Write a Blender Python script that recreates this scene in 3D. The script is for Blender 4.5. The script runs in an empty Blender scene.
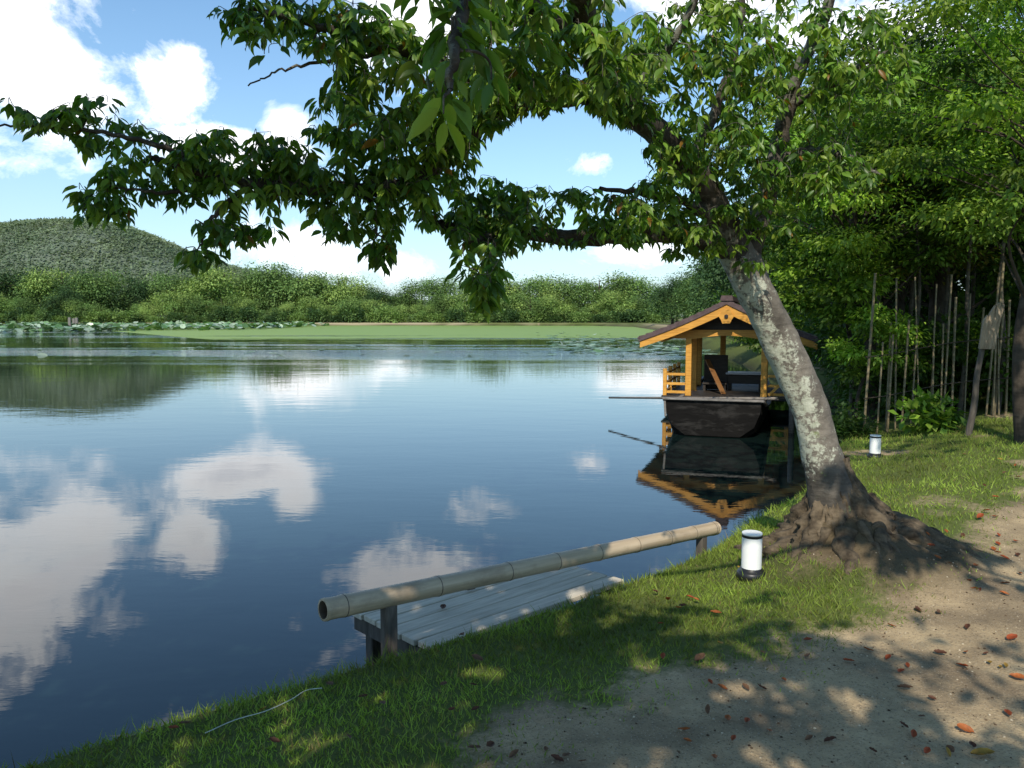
import bpy, math, random
import numpy as np
from mathutils import Vector, Matrix, noise as mnoise

rng = np.random.default_rng(7)
random.seed(7)
R = math.radians
scene = bpy.context.scene
COL = scene.collection

# ------------------------------------------------------------------ camera
CAM = np.array([0.0, 0.0, 1.6]); F = 800.0; PITCH = R(4.86)
CP, SP = math.cos(PITCH), math.sin(PITCH)
WATER = -0.65

def ray(px, py):
    dx = (px - 512) / F; dv = (384 - py) / F
    return np.array([dx, CP + dv * SP, -SP + dv * CP])
def at(px, py, Y):
    d = ray(px, py); return CAM + d * (Y / d[1])
def atz(px, py, z):
    d = ray(px, py); return CAM + d * ((z - CAM[2]) / d[2])
def project(P):
    q = np.asarray(P) - CAM
    f = q[..., 1] * CP - q[..., 2] * SP
    u = q[..., 1] * SP + q[..., 2] * CP
    f = np.where(f < 0.05, 0.05, f)
    return 512 + F * q[..., 0] / f, 384 - F * u / f, f

cd = bpy.data.cameras.new('camera'); cam = bpy.data.objects.new('camera', cd); COL.objects.link(cam)
cd.sensor_width = 36; cd.lens = 36 * F / 1024; cd.clip_end = 8000; cd.clip_start = 0.05
cam.location = CAM; cam.rotation_euler = (R(90) - PITCH, 0, 0)
scene.camera = cam

# ------------------------------------------------------------------ object helpers
def tag(o, label=None, cat=None, group=None, kind=None):
    if label: o['label'] = label
    if cat: o['category'] = cat
    if group: o['group'] = group
    if kind: o['kind'] = kind
    return o
def empty(name, loc, label, cat, rz=0.0, group=None):
    o = bpy.data.objects.new(name, None); COL.objects.link(o)
    o.location = tuple(float(v) for v in loc); o.rotation_euler = (0, 0, rz); o.empty_display_size = .2
    return tag(o, label, cat, group)
def link(name, me, mat=None, parent=None):
    o = bpy.data.objects.new(name, me); COL.objects.link(o)
    if mat is not None and not me.materials: me.materials.append(mat)
    if parent is not None: o.parent = parent
    return o
def copy_tree(o, parent=None):
    c = o.copy(); COL.objects.link(c)
    if parent is not None: c.parent = parent
    for ch in list(o.children): copy_tree(ch, c)
    return c
def np_mesh(name, verts, loops, starts, tint=None, smooth=False, extra=None):
    me = bpy.data.meshes.new(name)
    verts = np.ascontiguousarray(verts, dtype=np.float32)
    me.vertices.add(len(verts)); me.vertices.foreach_set('co', verts.ravel())
    me.loops.add(len(loops)); me.loops.foreach_set('vertex_index', np.asarray(loops, dtype=np.int32))
    me.polygons.add(len(starts)); me.polygons.foreach_set('loop_start', np.asarray(starts, dtype=np.int32))
    if smooth: me.polygons.foreach_set('use_smooth', np.ones(len(starts), dtype=bool))
    me.update(calc_edges=True); me.validate()
    if tint is not None:
        a = me.color_attributes.new('tint', 'FLOAT_COLOR', 'POINT')
        t = np.ones((len(verts), 4), dtype=np.float32); t[:, :3] = tint
        a.data.foreach_set('color', t.ravel())
    if extra:
        for k, v in extra.items():
            a = me.attributes.new(k, 'FLOAT', 'POINT'); a.data.foreach_set('value', np.asarray(v, dtype=np.float32))
    return me

class MB:
    """collects simple shapes into one mesh"""
    def __init__(s): s.v = []; s.f = []
    def add(s, vs, fs):
        n = len(s.v); s.v += [tuple(float(c) for c in p) for p in vs]; s.f += [tuple(i + n for i in f) for f in fs]; return s
    def box(s, c, d, M=None, bev=0.0):
        x, y, z = d[0] / 2, d[1] / 2, d[2] / 2
        if bev <= 0:
            vs = [(a * x, b * y, e * z) for e in (-1, 1) for b in (-1, 1) for a in (-1, 1)]
            fs = [(0, 2, 3, 1), (4, 5, 7, 6), (0, 1, 5, 4), (2, 6, 7, 3), (0, 4, 6, 2), (1, 3, 7, 5)]
        else:
            b = min(bev, x * .9, y * .9, z * .9); vs = []
            pr = [(-x + b, -y), (x - b, -y), (x, -y + b), (x, y - b), (x - b, y), (-x + b, y), (-x, y - b), (-x, -y + b)]
            def inset(k): return [(px * (1 - k / x), py * (1 - k / y)) for px, py in pr]
            for zz, k in ((-z, b), (-z + b, 0), (z - b, 0), (z, b)):
                vs += [(px, py, zz) for px, py in inset(k)]
            fs = [tuple(range(7, -1, -1)), tuple(range(24, 32))]
            for r in range(3):
                for i in range(8):
                    j = (i + 1) % 8; fs.append((r * 8 + i, r * 8 + j, r * 8 + 8 + j, r * 8 + 8 + i))
        if M is not None: vs = [M @ Vector(p) for p in vs]
        return s.add([(p[0] + c[0], p[1] + c[1], p[2] + c[2]) for p in vs], fs)
    def bar(s, a, b, w, h, bev=0.0, up=(0, 0, 1)):
        a, b = Vector(a), Vector(b); y = (b - a); L = y.length; y.normalize(); u = Vector(up)
        x = y.cross(u)
        if x.length < 1e-4: x = y.cross(Vector((1, 0, 0)))
        x.normalize(); z = x.cross(y)
        M = Matrix((x, y, z)).transposed()
        return s.box((a + b) / 2, (w, L, h), M, bev)
    def prism(s, poly, y0, y1):
        """polygon in xz extruded along y"""
        n = len(poly); vs = [(x, y0, z) for x, z in poly] + [(x, y1, z) for x, z in poly]
        fs = [tuple(range(n)), tuple(range(2 * n - 1, n - 1, -1))] + [(i, i + n, (i + 1) % n + n, (i + 1) % n) for i in range(n)]
        return s.add(vs, fs)
    def lathe(s, prof, c=(0, 0, 0), n=32, cap=True):
        vs = []; fs = []
        for r, z in prof:
            vs += [(c[0] + r * math.cos(2 * math.pi * i / n), c[1] + r * math.sin(2 * math.pi * i / n), c[2] + z) for i in range(n)]
        for k in range(len(prof) - 1):
            for i in range(n):
                j = (i + 1) % n; fs.append((k * n + i, k * n + j, k * n + n + j, k * n + n + i))
        if cap: fs.append(tuple(range(n - 1, -1, -1))); fs.append(tuple(range((len(prof) - 1) * n, len(prof) * n)))
        return s.add(vs, fs)
    def tube(s, pts, rad, n=10, cap=True):
        V, Fq = tube_np(np.array(pts, float), np.array(rad, float), n)
        fs = [tuple(q) for q in Fq]
        if cap: fs.append(tuple(range(n - 1, -1, -1))); fs.append(tuple(range(len(V) - n, len(V))))
        return s.add(V, fs)
    def build(s, name, mat=None, parent=None, smooth=False, loc=None):
        me = bpy.data.meshes.new(name); me.from_pydata(s.v, [], s.f); me.update()
        if smooth:
            me.polygons.foreach_set('use_smooth', [len(p.vertices) == 4 for p in me.polygons])
        o = link(name, me, mat, parent)
        if loc is not None: o.location = loc
        return o

def tube_np(P, rad, n):
    T = np.gradient(P, axis=0); T /= np.linalg.norm(T, axis=1, keepdims=True) + 1e-9
    a = np.array([0, 0, 1.0]) if abs(T[0][2]) < .9 else np.array([1.0, 0, 0])
    X = np.cross(T[0], a); X /= np.linalg.norm(X)
    ang = np.arange(n) * 2 * math.pi / n
    V = np.empty((len(P), n, 3))
    for i in range(len(P)):
        X = X - T[i] * X.dot(T[i]); X /= np.linalg.norm(X) + 1e-9
        Y = np.cross(T[i], X)
        V[i] = P[i] + rad[i] * (np.cos(ang)[:, None] * X + np.sin(ang)[:, None] * Y)
    k = np.arange(len(P) - 1)[:, None] * n; i = np.arange(n)[None]; j = (i + 1) % n
    Fq = np.stack([k + i, k + j, k + n + j, k + n + i], -1).reshape(-1, 4)
    return V.reshape(-1, 3), Fq
def spline(P, m):
    """Catmull-Rom through rows of P (any width), m samples per span"""
    P = np.asarray(P, float); Q = np.vstack([2 * P[0] - P[1], P, 2 * P[-1] - P[-2]]); out = []
    for i in range(1, len(Q) - 2):
        t = np.linspace(0, 1, m, endpoint=False)[:, None]
        a, b, c, d = Q[i - 1], Q[i], Q[i + 1], Q[i + 2]
        out.append(.5 * (2 * b + (c - a) * t + (2 * a - 5 * b + 4 * c - d) * t ** 2 + (3 * b - a - 3 * c + d) * t ** 3))
    out.append(P[-1:]); return np.vstack(out)
def norm(v): return v / (np.linalg.norm(v, axis=-1, keepdims=True) + 1e-9)
def fbm(x, y, z=0.0, o=4): return mnoise.fractal((x, y, z), 1.0, 2.0, o)
class Tubes:
    def __init__(s): s.V = []; s.Q = []; s.n = 0
    def add(s, P, r, n):
        V, q = tube_np(np.asarray(P, float), np.asarray(r, float), n)
        s.V.append(V); s.Q.append(q + s.n); s.n += len(V)
    def mesh(s, name, displace=0.0, dscale=6.0):
        V = np.vstack(s.V); Q = np.vstack(s.Q)
        return np_mesh(name, V, Q.ravel(), np.arange(len(Q)) * 4, smooth=True)

# ------------------------------------------------------------------ materials
def new_mat(name):
    m = bpy.data.materials.new(name); m.use_nodes = True; nt = m.node_tree; nt.nodes.clear()
    out = nt.nodes.new('ShaderNodeOutputMaterial'); return m, nt, out
def N(nt, t, **kw):
    n = nt.nodes.new(t)
    for k, v in kw.items():
        if k.startswith('i_'): n.inputs[k[2:].replace('_', ' ')].default_value = v
        else: setattr(n, k, v)
    return n
def mapped(nt, scale=(1, 1, 1), coord='Object', rot=(0, 0, 0)):
    tc = N(nt, 'ShaderNodeTexCoord'); mp = N(nt, 'ShaderNodeMapping')
    mp.inputs['Scale'].default_value = scale; mp.inputs['Rotation'].default_value = rot
    nt.links.new(tc.outputs[coord], mp.inputs['Vector']); return mp.outputs['Vector']
def noise_n(nt, vec, scale, detail=4, rough=.55, dist=0.0):
    n = N(nt, 'ShaderNodeTexNoise'); n.inputs['Scale'].default_value = scale; n.inputs['Detail'].default_value = detail
    n.inputs['Roughness'].default_value = rough; n.inputs['Distortion'].default_value = dist
    nt.links.new(vec, n.inputs['Vector']); return n.outputs['Fac']
def ramp(nt, fac, stops, interp='LINEAR'):
    r = N(nt, 'ShaderNodeValToRGB'); cr = r.color_ramp; cr.interpolation = interp
    while len(cr.elements) < len(stops): cr.elements.new(.5)
    for e, (p, c) in zip(cr.elements, stops):
        e.position = p; e.color = (c, c, c, 1) if isinstance(c, (int, float)) else (*c, 1)
    nt.links.new(fac, r.inputs['Fac']); return r.outputs['Color']
def math_n(nt, op, a, b=None, c=None, clamp=False):
    n = N(nt, 'ShaderNodeMath', operation=op); n.use_clamp = clamp
    for i, v in enumerate((a, b, c)):
        if v is None: continue
        if isinstance(v, (int, float)): n.inputs[i].default_value = v
        else: nt.links.new(v, n.inputs[i])
    return n.outputs[0]
def mixc(nt, fac, a, b, mode='MIX'):
    n = N(nt, 'ShaderNodeMix', data_type='RGBA', blend_type=mode)
    for i, v in ((0, fac), (6, a), (7, b)):
        if isinstance(v, (int, float)): n.inputs[i].default_value = v
        elif isinstance(v, tuple): n.inputs[i].default_value = (*v, 1)
        else: nt.links.new(v, n.inputs[i])
    return n.outputs[2]
def bump(nt, h, strength, dist, nrm=None):
    b = N(nt, 'ShaderNodeBump'); b.inputs['Distance'].default_value = dist
    if isinstance(strength, (int, float)): b.inputs['Strength'].default_value = strength
    else: nt.links.new(strength, b.inputs['Strength'])
    nt.links.new(h, b.inputs['Height'])
    if nrm is not None: nt.links.new(nrm, b.inputs['Normal'])
    return b.outputs['Normal']
def principled(nt, out, color, rough=.7, nrm=None, spec=.5, **kw):
    p = N(nt, 'ShaderNodeBsdfPrincipled')
    for k, v in (('Base Color', color), ('Roughness', rough), ('Specular IOR Level', spec)):
        if isinstance(v, (int, float)): p.inputs[k].default_value = v
        elif isinstance(v, tuple): p.inputs[k].default_value = (*v, 1)
        else: nt.links.new(v, p.inputs[k])
    for k, v in kw.items(): p.inputs[k].default_value = v
    if nrm is not None: nt.links.new(nrm, p.inputs['Normal'])
    if out is not None: nt.links.new(p.outputs[0], out.inputs['Surface'])
    return p
def attr(nt, name, out='Color'):
    a = N(nt, 'ShaderNodeAttribute'); a.attribute_name = name; return a.outputs[out]

def leaf_mat(name, trans=.3, rough=.45, spec=.4, tboost=(1.25, 1.5, .5), haze=None):
    m, nt, out = new_mat(name); c = attr(nt, 'tint')
    p = principled(nt, None, c, rough, spec=spec)
    t = N(nt, 'ShaderNodeBsdfTranslucent')
    nt.links.new(mixc(nt, 1.0, c, tboost, 'MULTIPLY'), t.inputs['Color'])
    mx = N(nt, 'ShaderNodeMixShader'); mx.inputs[0].default_value = trans
    nt.links.new(p.outputs[0], mx.inputs[1]); nt.links.new(t.outputs[0], mx.inputs[2])
    nt.links.new(mx.outputs[0], out.inputs['Surface']); return m
def wood_mat(name, a, b, scale=(3, 30, 30), rough=.6, bs=.25, spec=.3, streak=None):
    m, nt, out = new_mat(name); v = mapped(nt, scale)
    n1 = noise_n(nt, v, 1.0, 6, .6, .6); n2 = noise_n(nt, mapped(nt, (1, 1, 1)), 1.7, 3)
    c = ramp(nt, n1, [(.3, a), (.7, b)])
    c = mixc(nt, .45, c, ramp(nt, n2, [(.3, .55), (.7, 1.0)]), 'MULTIPLY')
    if streak is not None:
        s = noise_n(nt, mapped(nt, (2.2, 2.2, 7.)), 1.0, 5, .65, .4)
        c = mixc(nt, ramp(nt, s, [(.52, 0.0), (.66, .85)]), c, streak)
    principled(nt, out, c, rough, bump(nt, n1, bs, .01), .12 if name == 'weathered_hull' else spec); return m
def plain_mat(name, c, rough=.5, var=.15, spec=.5, scale=8.0):
    m, nt, out = new_mat(name); n = noise_n(nt, mapped(nt), scale, 5)
    col = mixc(nt, 1.0, c, ramp(nt, n, [(.3, 1 - var), (.7, 1.0)]), 'MULTIPLY')
    principled(nt, out, col, rough, spec=spec); return m

def bark_mat(name, dark, light, lichen=0.0, scale=1.0):
    m, nt, out = new_mat(name)
    v = mapped(nt, (scale,) * 3); vs = mapped(nt, (7 * scale, 7 * scale, 26 * scale)); vv = mapped(nt, (30 * scale, 30 * scale, 7 * scale))
    n1 = noise_n(nt, v, 5, 8, .65); n2 = noise_n(nt, vs, 1.0, 5, .6, .5); n3 = noise_n(nt, vv, 1.0, 5, .6)
    c = ramp(nt, n1, [(.3, dark), (.7, light)])
    c = mixc(nt, .5, c, ramp(nt, n2, [(.35, .35), (.6, 1.0)]), 'MULTIPLY')
    if lichen > 0:
        ge = N(nt, 'ShaderNodeNewGeometry'); sx = N(nt, 'ShaderNodeSeparateXYZ'); nt.links.new(ge.outputs['Normal'], sx.inputs[0])
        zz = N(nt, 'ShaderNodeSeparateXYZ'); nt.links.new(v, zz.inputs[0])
        side = math_n(nt, 'ADD', math_n(nt, 'MULTIPLY', sx.outputs[0], -.15), ramp(nt, zz.outputs[2], [(.36, .1), (.62, .5)]))
        side = math_n(nt, 'SUBTRACT', side, .49)                 # more of it on the pond-facing side
        big = noise_n(nt, v, 3.2, 4, .6); fine = noise_n(nt, v, 34, 6, .75); f2 = noise_n(nt, v, 13, 6, .7)
        k = math_n(nt, 'ADD', math_n(nt, 'MULTIPLY', big, .9), math_n(nt, 'MULTIPLY', fine, .55))
        k = math_n(nt, 'ADD', math_n(nt, 'ADD', k, side), math_n(nt, 'MULTIPLY', f2, .5))
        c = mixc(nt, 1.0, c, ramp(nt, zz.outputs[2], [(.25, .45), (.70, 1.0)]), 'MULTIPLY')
        c = mixc(nt, ramp(nt, k, [(1.0, 0.0), (1.22, lichen * .55)]), c, mixc(nt, fine, (.20, .23, .14), (.40, .42, .33)))
        sp1 = noise_n(nt, v, 15, 9, .72, .4)
        kk_s = math_n(nt, 'ADD', math_n(nt, 'ADD', math_n(nt, 'MULTIPLY', sp1, .75), math_n(nt, 'MULTIPLY', math_n(nt, 'SUBTRACT', fine, .5), .9)), math_n(nt, 'ADD', math_n(nt, 'MULTIPLY', big, .65), side))
        c = mixc(nt, ramp(nt, kk_s, [(.74, 0.0), (.86, lichen)]), c, mixc(nt, f2, (.30, .33, .23), (.58, .58, .50)))
        k2 = noise_n(nt, v, 7.5, 7, .75)
        c = mixc(nt, ramp(nt, k2, [(.62, 0.0), (.68, .8 * lichen)]), c, (.16, .19, .08))
    h = math_n(nt, 'ADD', math_n(nt, 'MULTIPLY', n1, .7), math_n(nt, 'ADD', math_n(nt, 'MULTIPLY', n2, .35), math_n(nt, 'MULTIPLY', n3, .3)))
    principled(nt, out, c, .9, bump(nt, h, .9, .025 / scale), .2); return m

M = {}
M['cherry_leaf'] = leaf_mat('cherry_leaf', .38, .4, .4, (1.4, 1.6, .5))
M['wood_leaf'] = leaf_mat('wood_leaf', .40, .5, .3, (1.4, 1.55, .5))
M['far_leaf'] = leaf_mat('far_leaf', .25, .6, .2, (1.2, 1.3, .6))
M['grass'] = leaf_mat('grass_blade', .30, .55, .25, (1.1, 1.25, .4))
M['fallen'] = leaf_mat('fallen_leaf', .12, .6, .25, (1.3, .8, .4))
M['lotus'] = leaf_mat('lotus_leaf', .12, .38, .6)
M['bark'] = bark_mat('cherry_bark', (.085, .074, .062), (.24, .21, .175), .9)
M['root'] = bark_mat('root_bark', (.022, .016, .011), (.19, .145, .095), .0, 1.9)
M['twig'] = bark_mat('twig_bark', (.035, .028, .022), (.10, .085, .07), .25)
M['wood_bark'] = bark_mat('wood_bark', (.03, .024, .018), (.10, .08, .06), 0, .7)
M['pale_bark'] = bark_mat('pale_bark', (.06, .05, .04), (.17, .15, .115), 0)
M['orange'] = wood_mat('new_cypress', (.46, .21, .032), (.74, .39, .075), (5, 5, 34), .5, .2)
M['orange_y'] = wood_mat('new_cypress_beam', (.44, .20, .03), (.72, .37, .07), (3, 18, 34), .5, .2)
M['darkorange'] = wood_mat('shaded_plank', (.17, .075, .025), (.24, .115, .04), (4, 4, 24), .6, .1)
M['hull'] = wood_mat('weathered_hull', (.003, .0027, .0024), (.009, .0078, .007), (3, 3, 14), .65, .4, .3, (.028, .026, .024))
M['rim'] = wood_mat('pale_rim', (.11, .10, .09), (.26, .24, .22), (6, 6, 20), .7, .3)
M['roof'] = wood_mat('roof_board', (.065, .042, .042), (.125, .085, .085), (10, 1.5, 10), .5, .3)
M['deckwood'] = wood_mat('grey_plank', (.46, .40, .31), (.70, .625, .50), (3, 40, 30), .8, .4)
M['post'] = wood_mat('old_post', (.05, .042, .035), (.15, .13, .11), (25, 25, 4), .85, .5)
M['signwood'] = wood_mat('bleached_board', (.24, .18, .125), (.46, .37, .27), (40, 40, 4), .85, .5)
M['white'] = plain_mat('lamp_acrylic', (.82, .82, .80), .35, .06)
M['black'] = plain_mat('black_metal', (.015, .015, .016), .4, .3)
M['pole'] = wood_mat('punt_pole', (.13, .11, .09), (.26, .23, .2), (4, 4, 30), .6, .2)
M['string'] = plain_mat('string', (.52, .53, .46), .7)
M['table'] = plain_mat('table_top', (.42, .44, .46), .4)
M['darkwood'] = wood_mat('dark_bench', (.02, .016, .013), (.05, .04, .032), (5, 5, 20), .6, .2)

def bamboo_mat(name, a, b, stain):
    m, nt, out = new_mat(name)
    n = noise_n(nt, mapped(nt, (1.2, 26, 26)), 1.0, 6, .6, .3); n2 = noise_n(nt, mapped(nt, (3, 7, 7)), 1.0, 6, .65)
    c = ramp(nt, n, [(.3, a), (.7, b)]); c = mixc(nt, ramp(nt, n2, [(.52, 0.0), (.72, .6)]), c, stain)
    principled(nt, out, c, .48, bump(nt, n, .15, .004), .4); return m
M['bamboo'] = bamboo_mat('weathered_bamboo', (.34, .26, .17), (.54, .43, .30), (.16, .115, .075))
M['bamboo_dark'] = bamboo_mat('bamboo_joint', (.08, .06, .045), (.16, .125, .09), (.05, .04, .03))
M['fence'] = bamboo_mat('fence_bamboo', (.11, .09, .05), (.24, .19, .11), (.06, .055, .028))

# ------------------------------------------------------------------ sun, sky, clouds
EL = R(42.0); AZ = R(192.0)                     # azimuth measured from +Y towards +X: behind the photographer, a little to the left
sund = Vector((math.cos(EL) * math.sin(AZ), math.cos(EL) * math.cos(AZ), math.sin(EL)))
sl = bpy.data.lights.new('sun', 'SUN'); sl.energy = 5.0; sl.angle = R(.5); sl.color = (1.0, .92, .78)
so = bpy.data.objects.new('sun', sl); COL.objects.link(so); so.rotation_euler = (-sund).to_track_quat('-Z', 'Y').to_euler()
so.location = (-5, -20, 30)

w = bpy.data.worlds.new('World'); scene.world = w; w.use_nodes = True
nt = w.node_tree; nt.nodes.clear()
wo = N(nt, 'ShaderNodeOutputWorld')
sky = N(nt, 'ShaderNodeTexSky', sky_type='NISHITA'); sky.sun_disc = False
sky.sun_elevation = EL; sky.sun_rotation = AZ; sky.altitude = 50; sky.air_density = 1.0; sky.dust_density = .5; sky.ozone_density = 2.0
bg = N(nt, 'ShaderNodeBackground'); bg.inputs['Strength'].default_value = .15
nt.links.new(mixc(nt, 1.0, sky.outputs[0], (.84, 1.14, 1.24), 'MULTIPLY'), bg.inputs['Color'])
tc = N(nt, 'ShaderNodeTexCoord'); sep = N(nt, 'ShaderNodeSeparateXYZ'); nt.links.new(tc.outputs['Generated'], sep.inputs[0])
az = math_n(nt, 'ARCTAN2', sep.outputs[0], sep.outputs[1]); el = math_n(nt, 'ARCSINE', sep.outputs[2])
cmb = N(nt, 'ShaderNodeCombineXYZ'); nt.links.new(az, cmb.inputs[0]); nt.links.new(math_n(nt, 'MULTIPLY', el, 1.35), cmb.inputs[1])
cv = cmb.outputs[0]
nA = noise_n(nt, cv, 6.5, 12, .64, .35); nB = noise_n(nt, tc.outputs['Generated'], 3.1, 6, .55, .2)
# (azimuth, elevation, half widths, weight) of each cloud bank, degrees
CLOUDS = [(-34, 17.5, 7.0, 5.0, 1.0), (-30, 13.5, 5.5, 3.4, .9), (-38, 12, 8, 5, .9), (-22.3, 15.0, 2.6, 2.6, .85), (-18, 10.9, 5.4, 1.5, .95), (-15.6, 12.8, 2.4, 1.8, .85),
          (-23, 27.5, 7.0, 3.2, .75), (-6, 19.0, 6.5, 4.2, .85), (-2, 14.5, 6.0, 2.6, .6), (6, 10.3, 3.4, 1.7, .7), (9, 4.6, 7.5, 1.7, .66),
          (-8, 3.8, 9, 1.6, .5), (-16, 5.0, 6, 1.6, .48), (14, 22, 9, 5, .8), (24, 17, 9, 6, .7), (-45, 8, 6, 3, .5), (40, 14, 12, 6, .6), (4, 33, 9, 3.5, .5)]
acc = None
for a, e, wa, we, k in CLOUDS:
    da = math_n(nt, 'DIVIDE', math_n(nt, 'SUBTRACT', az, R(a)), R(wa)); de = math_n(nt, 'DIVIDE', math_n(nt, 'SUBTRACT', el, R(e)), R(we))
    q = math_n(nt, 'ADD', math_n(nt, 'MULTIPLY', da, da), math_n(nt, 'MULTIPLY', de, de))
    g = math_n(nt, 'MULTIPLY', math_n(nt, 'EXPONENT', math_n(nt, 'MULTIPLY', q, -1.0)), k)
    acc = g if acc is None else math_n(nt, 'MAXIMUM', acc, g)
dens = math_n(nt, 'ADD', math_n(nt, 'MULTIPLY', acc, .62), math_n(nt, 'MULTIPLY', math_n(nt, 'SUBTRACT', nA, .5), 1.5))
rest = math_n(nt, 'MULTIPLY', math_n(nt, 'SUBTRACT', nB, .52), .9)
dens = math_n(nt, 'ADD', dens, math_n(nt, 'MULTIPLY', rest, .75))
cov = ramp(nt, dens, [(.22, 0.0), (.31, .28), (.40, .78), (.58, 1.0)])
thick = ramp(nt, math_n(nt, 'ADD', dens, math_n(nt, 'MULTIPLY', noise_n(nt, cv, 9, 6, .6), .25)), [(.5, (1.0, 1.0, 1.0)), (.95, (.66, .68, .73))])
cbg = N(nt, 'ShaderNodeBackground'); cbg.inputs['Strength'].default_value = 1.9; nt.links.new(thick, cbg.inputs['Color'])
# pale haze low over the far shore
hz = math_n(nt, 'MULTIPLY', math_n(nt, 'EXPONENT', math_n(nt, 'MULTIPLY', math_n(nt, 'ABSOLUTE', el), -6.5)), .8)
hbg = N(nt, 'ShaderNodeBackground'); hbg.inputs['Color'].default_value = (.80, .90, 1.0, 1); hbg.inputs['Strength'].default_value = .98
m1 = N(nt, 'ShaderNodeMixShader'); nt.links.new(hz, m1.inputs[0]); nt.links.new(bg.outputs[0], m1.inputs[1]); nt.links.new(hbg.outputs[0], m1.inputs[2])
m2 = N(nt, 'ShaderNodeMixShader'); nt.links.new(cov, m2.inputs[0]); nt.links.new(m1.outputs[0], m2.inputs[1]); nt.links.new(cbg.outputs[0], m2.inputs[2])
nt.links.new(m2.outputs[0], wo.inputs['Surface'])

# ------------------------------------------------------------------ pond outline, ground sheet
crest_px = [(10, 760), (100, 735), (200, 706), (300, 678), (370, 658), (430, 642), (520, 614), (620, 580), (700, 553), (745, 528)]
crest = [tuple(atz(px, py, -.13)[:2]) for px, py in crest_px]
POND = np.array([(-230, -40), (-60, -22), (-22, -6), (-9, 1.0), (-4.2, 2.9)] + crest +
                [(2.05, 6.75), (2.7, 7.6), (3.45, 8.7), (4.6, 11), (6.3, 15), (8.2, 19), (9.3, 25), (11.5, 40), (16, 70), (24, 120), (27, 165), (20, 186),
                 (-20, 191), (-70, 189), (-120, 192), (-170, 186), (-230, 150), (-260, 60)])
def sdist(x, y, poly):
    """signed distance to polygon, positive outside"""
    d = np.full(x.shape, 1e9); ins = np.zeros(x.shape, bool)
    for (ax, ay), (bx, by) in zip(poly, np.roll(poly, -1, 0)):
        ex, ey = bx - ax, by - ay
        t = np.clip(((x - ax) * ex + (y - ay) * ey) / (ex * ex + ey * ey), 0, 1)
        d = np.minimum(d, np.hypot(x - ax - t * ex, y - ay - t * ey))
        c = ((ay > y) != (by > y)) & (x < ex * (y - ay) / (ey if ey != 0 else 1e-9) + ax); ins ^= c
    return np.where(ins, -d, d)
def sstep(a, b, x):
    t = np.clip((x - a) / (b - a), 0, 1); return t * t * (3 - 2 * t)
_perm = rng.random((256, 256))
def vnoise(x, y):
    xi = np.floor(x).astype(int); yi = np.floor(y).astype(int); fx = x - xi; fy = y - yi
    fx = fx * fx * (3 - 2 * fx); fy = fy * fy * (3 - 2 * fy); g = lambda a, b: _perm[a & 255, b & 255]
    return (g(xi, yi) * (1 - fx) + g(xi + 1, yi) * fx) * (1 - fy) + (g(xi, yi + 1) * (1 - fx) + g(xi + 1, yi + 1) * fx) * fy - .5
def vf(x, y, o=4):
    s = 0; a = 1.0
    for i in range(o): s = s + a * vnoise(x * 2 ** i + 17 * i, y * 2 ** i + 31 * i); a *= .5
    return s
TREE = at(842, 556, 5.2)[:2]
def ground_h(x, y):
    x = np.asarray(x, float); y = np.asarray(y, float)
    s = sdist(x, y, POND) + .38
    h = -.65 + .50 * sstep(0, .45, s) + .15 * sstep(.35, 1.9, s) - np.clip(-s * .6, 0, .9)
    h = h + np.where(s > 0, .085 * np.clip(s - 1.0, 0, 10), 0) * sstep(5, 9.5, y) * (1 - sstep(60, 120, y))
    h = h + np.where(s > 0, .02 * vf(x * 1.3, y * 1.3) + .008 * vf(x * 7, y * 7, 3), 0)
    r = np.hypot((x - TREE[0] - .08), (y - TREE[1]))
    return h + np.where(s > .2, (.36 + .18 * vf(x * 5, y * 5, 4)) * np.exp(-(r / .60) ** 2), 0) * sstep(.2, .6, s)
dirt_px = [(430, 790), (452, 735), (500, 702), (590, 672), (680, 655), (750, 652), (800, 632), (850, 612), (905, 590), (945, 560), (990, 520), (1030, 486)]
DIRT = np.array([tuple(atz(px, py, 0)[:2]) for px, py in dirt_px] + [(9, 7.2), (9, -8), (-1.2, -8), (-.7, 1.8)])
def dirt_f(x, y):
    d = -sdist(x, y, DIRT) + .35 * vf(x * 2.2, y * 2.2, 5)
    k = sstep(-.42, .48, d + .16 * vf(x * 7, y * 7, 3))
    r = np.hypot((x - TREE[0] - .1) * .85, y - TREE[1] + .1) + .25 * vf(x * 3, y * 3, 3)
    k = np.maximum(k, 1 - sstep(.40, .70, r))
    patch = sstep(.10, .48, vf(x * 1.1 + 9, y * 1.1 + 4, 4)) * .72 * sstep(2.0, 4.5, x)     # worn spots in the right-hand grass
    humus = .85 * (1 - sstep(.40, .85, r))
    wood = sstep(0, 1.2, sdist(x, y, POND) - 2.0) * sstep(10.2, 11.5, y) * (y < 80)            # bare soil under the wood
    return np.clip(np.maximum(np.maximum(k, patch), wood), 0, 1), np.maximum(wood, humus)

def axis(lo, hi, step, far, k=1.16):
    a = list(np.arange(lo, hi + 1e-6, step)); s = step; up = []; v = hi
    while v < far: s = min(s * k, 260); v += s; up.append(v)
    s = step; dn = []; v = lo
    while v > -far: s = min(s * k, 260); v -= s; dn.append(v)
    return np.array(dn[::-1] + a + up)
gx = axis(-3.2, 6.4, .04, 4000); gy = axis(2.2, 11.0, .045, 4000)
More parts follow.
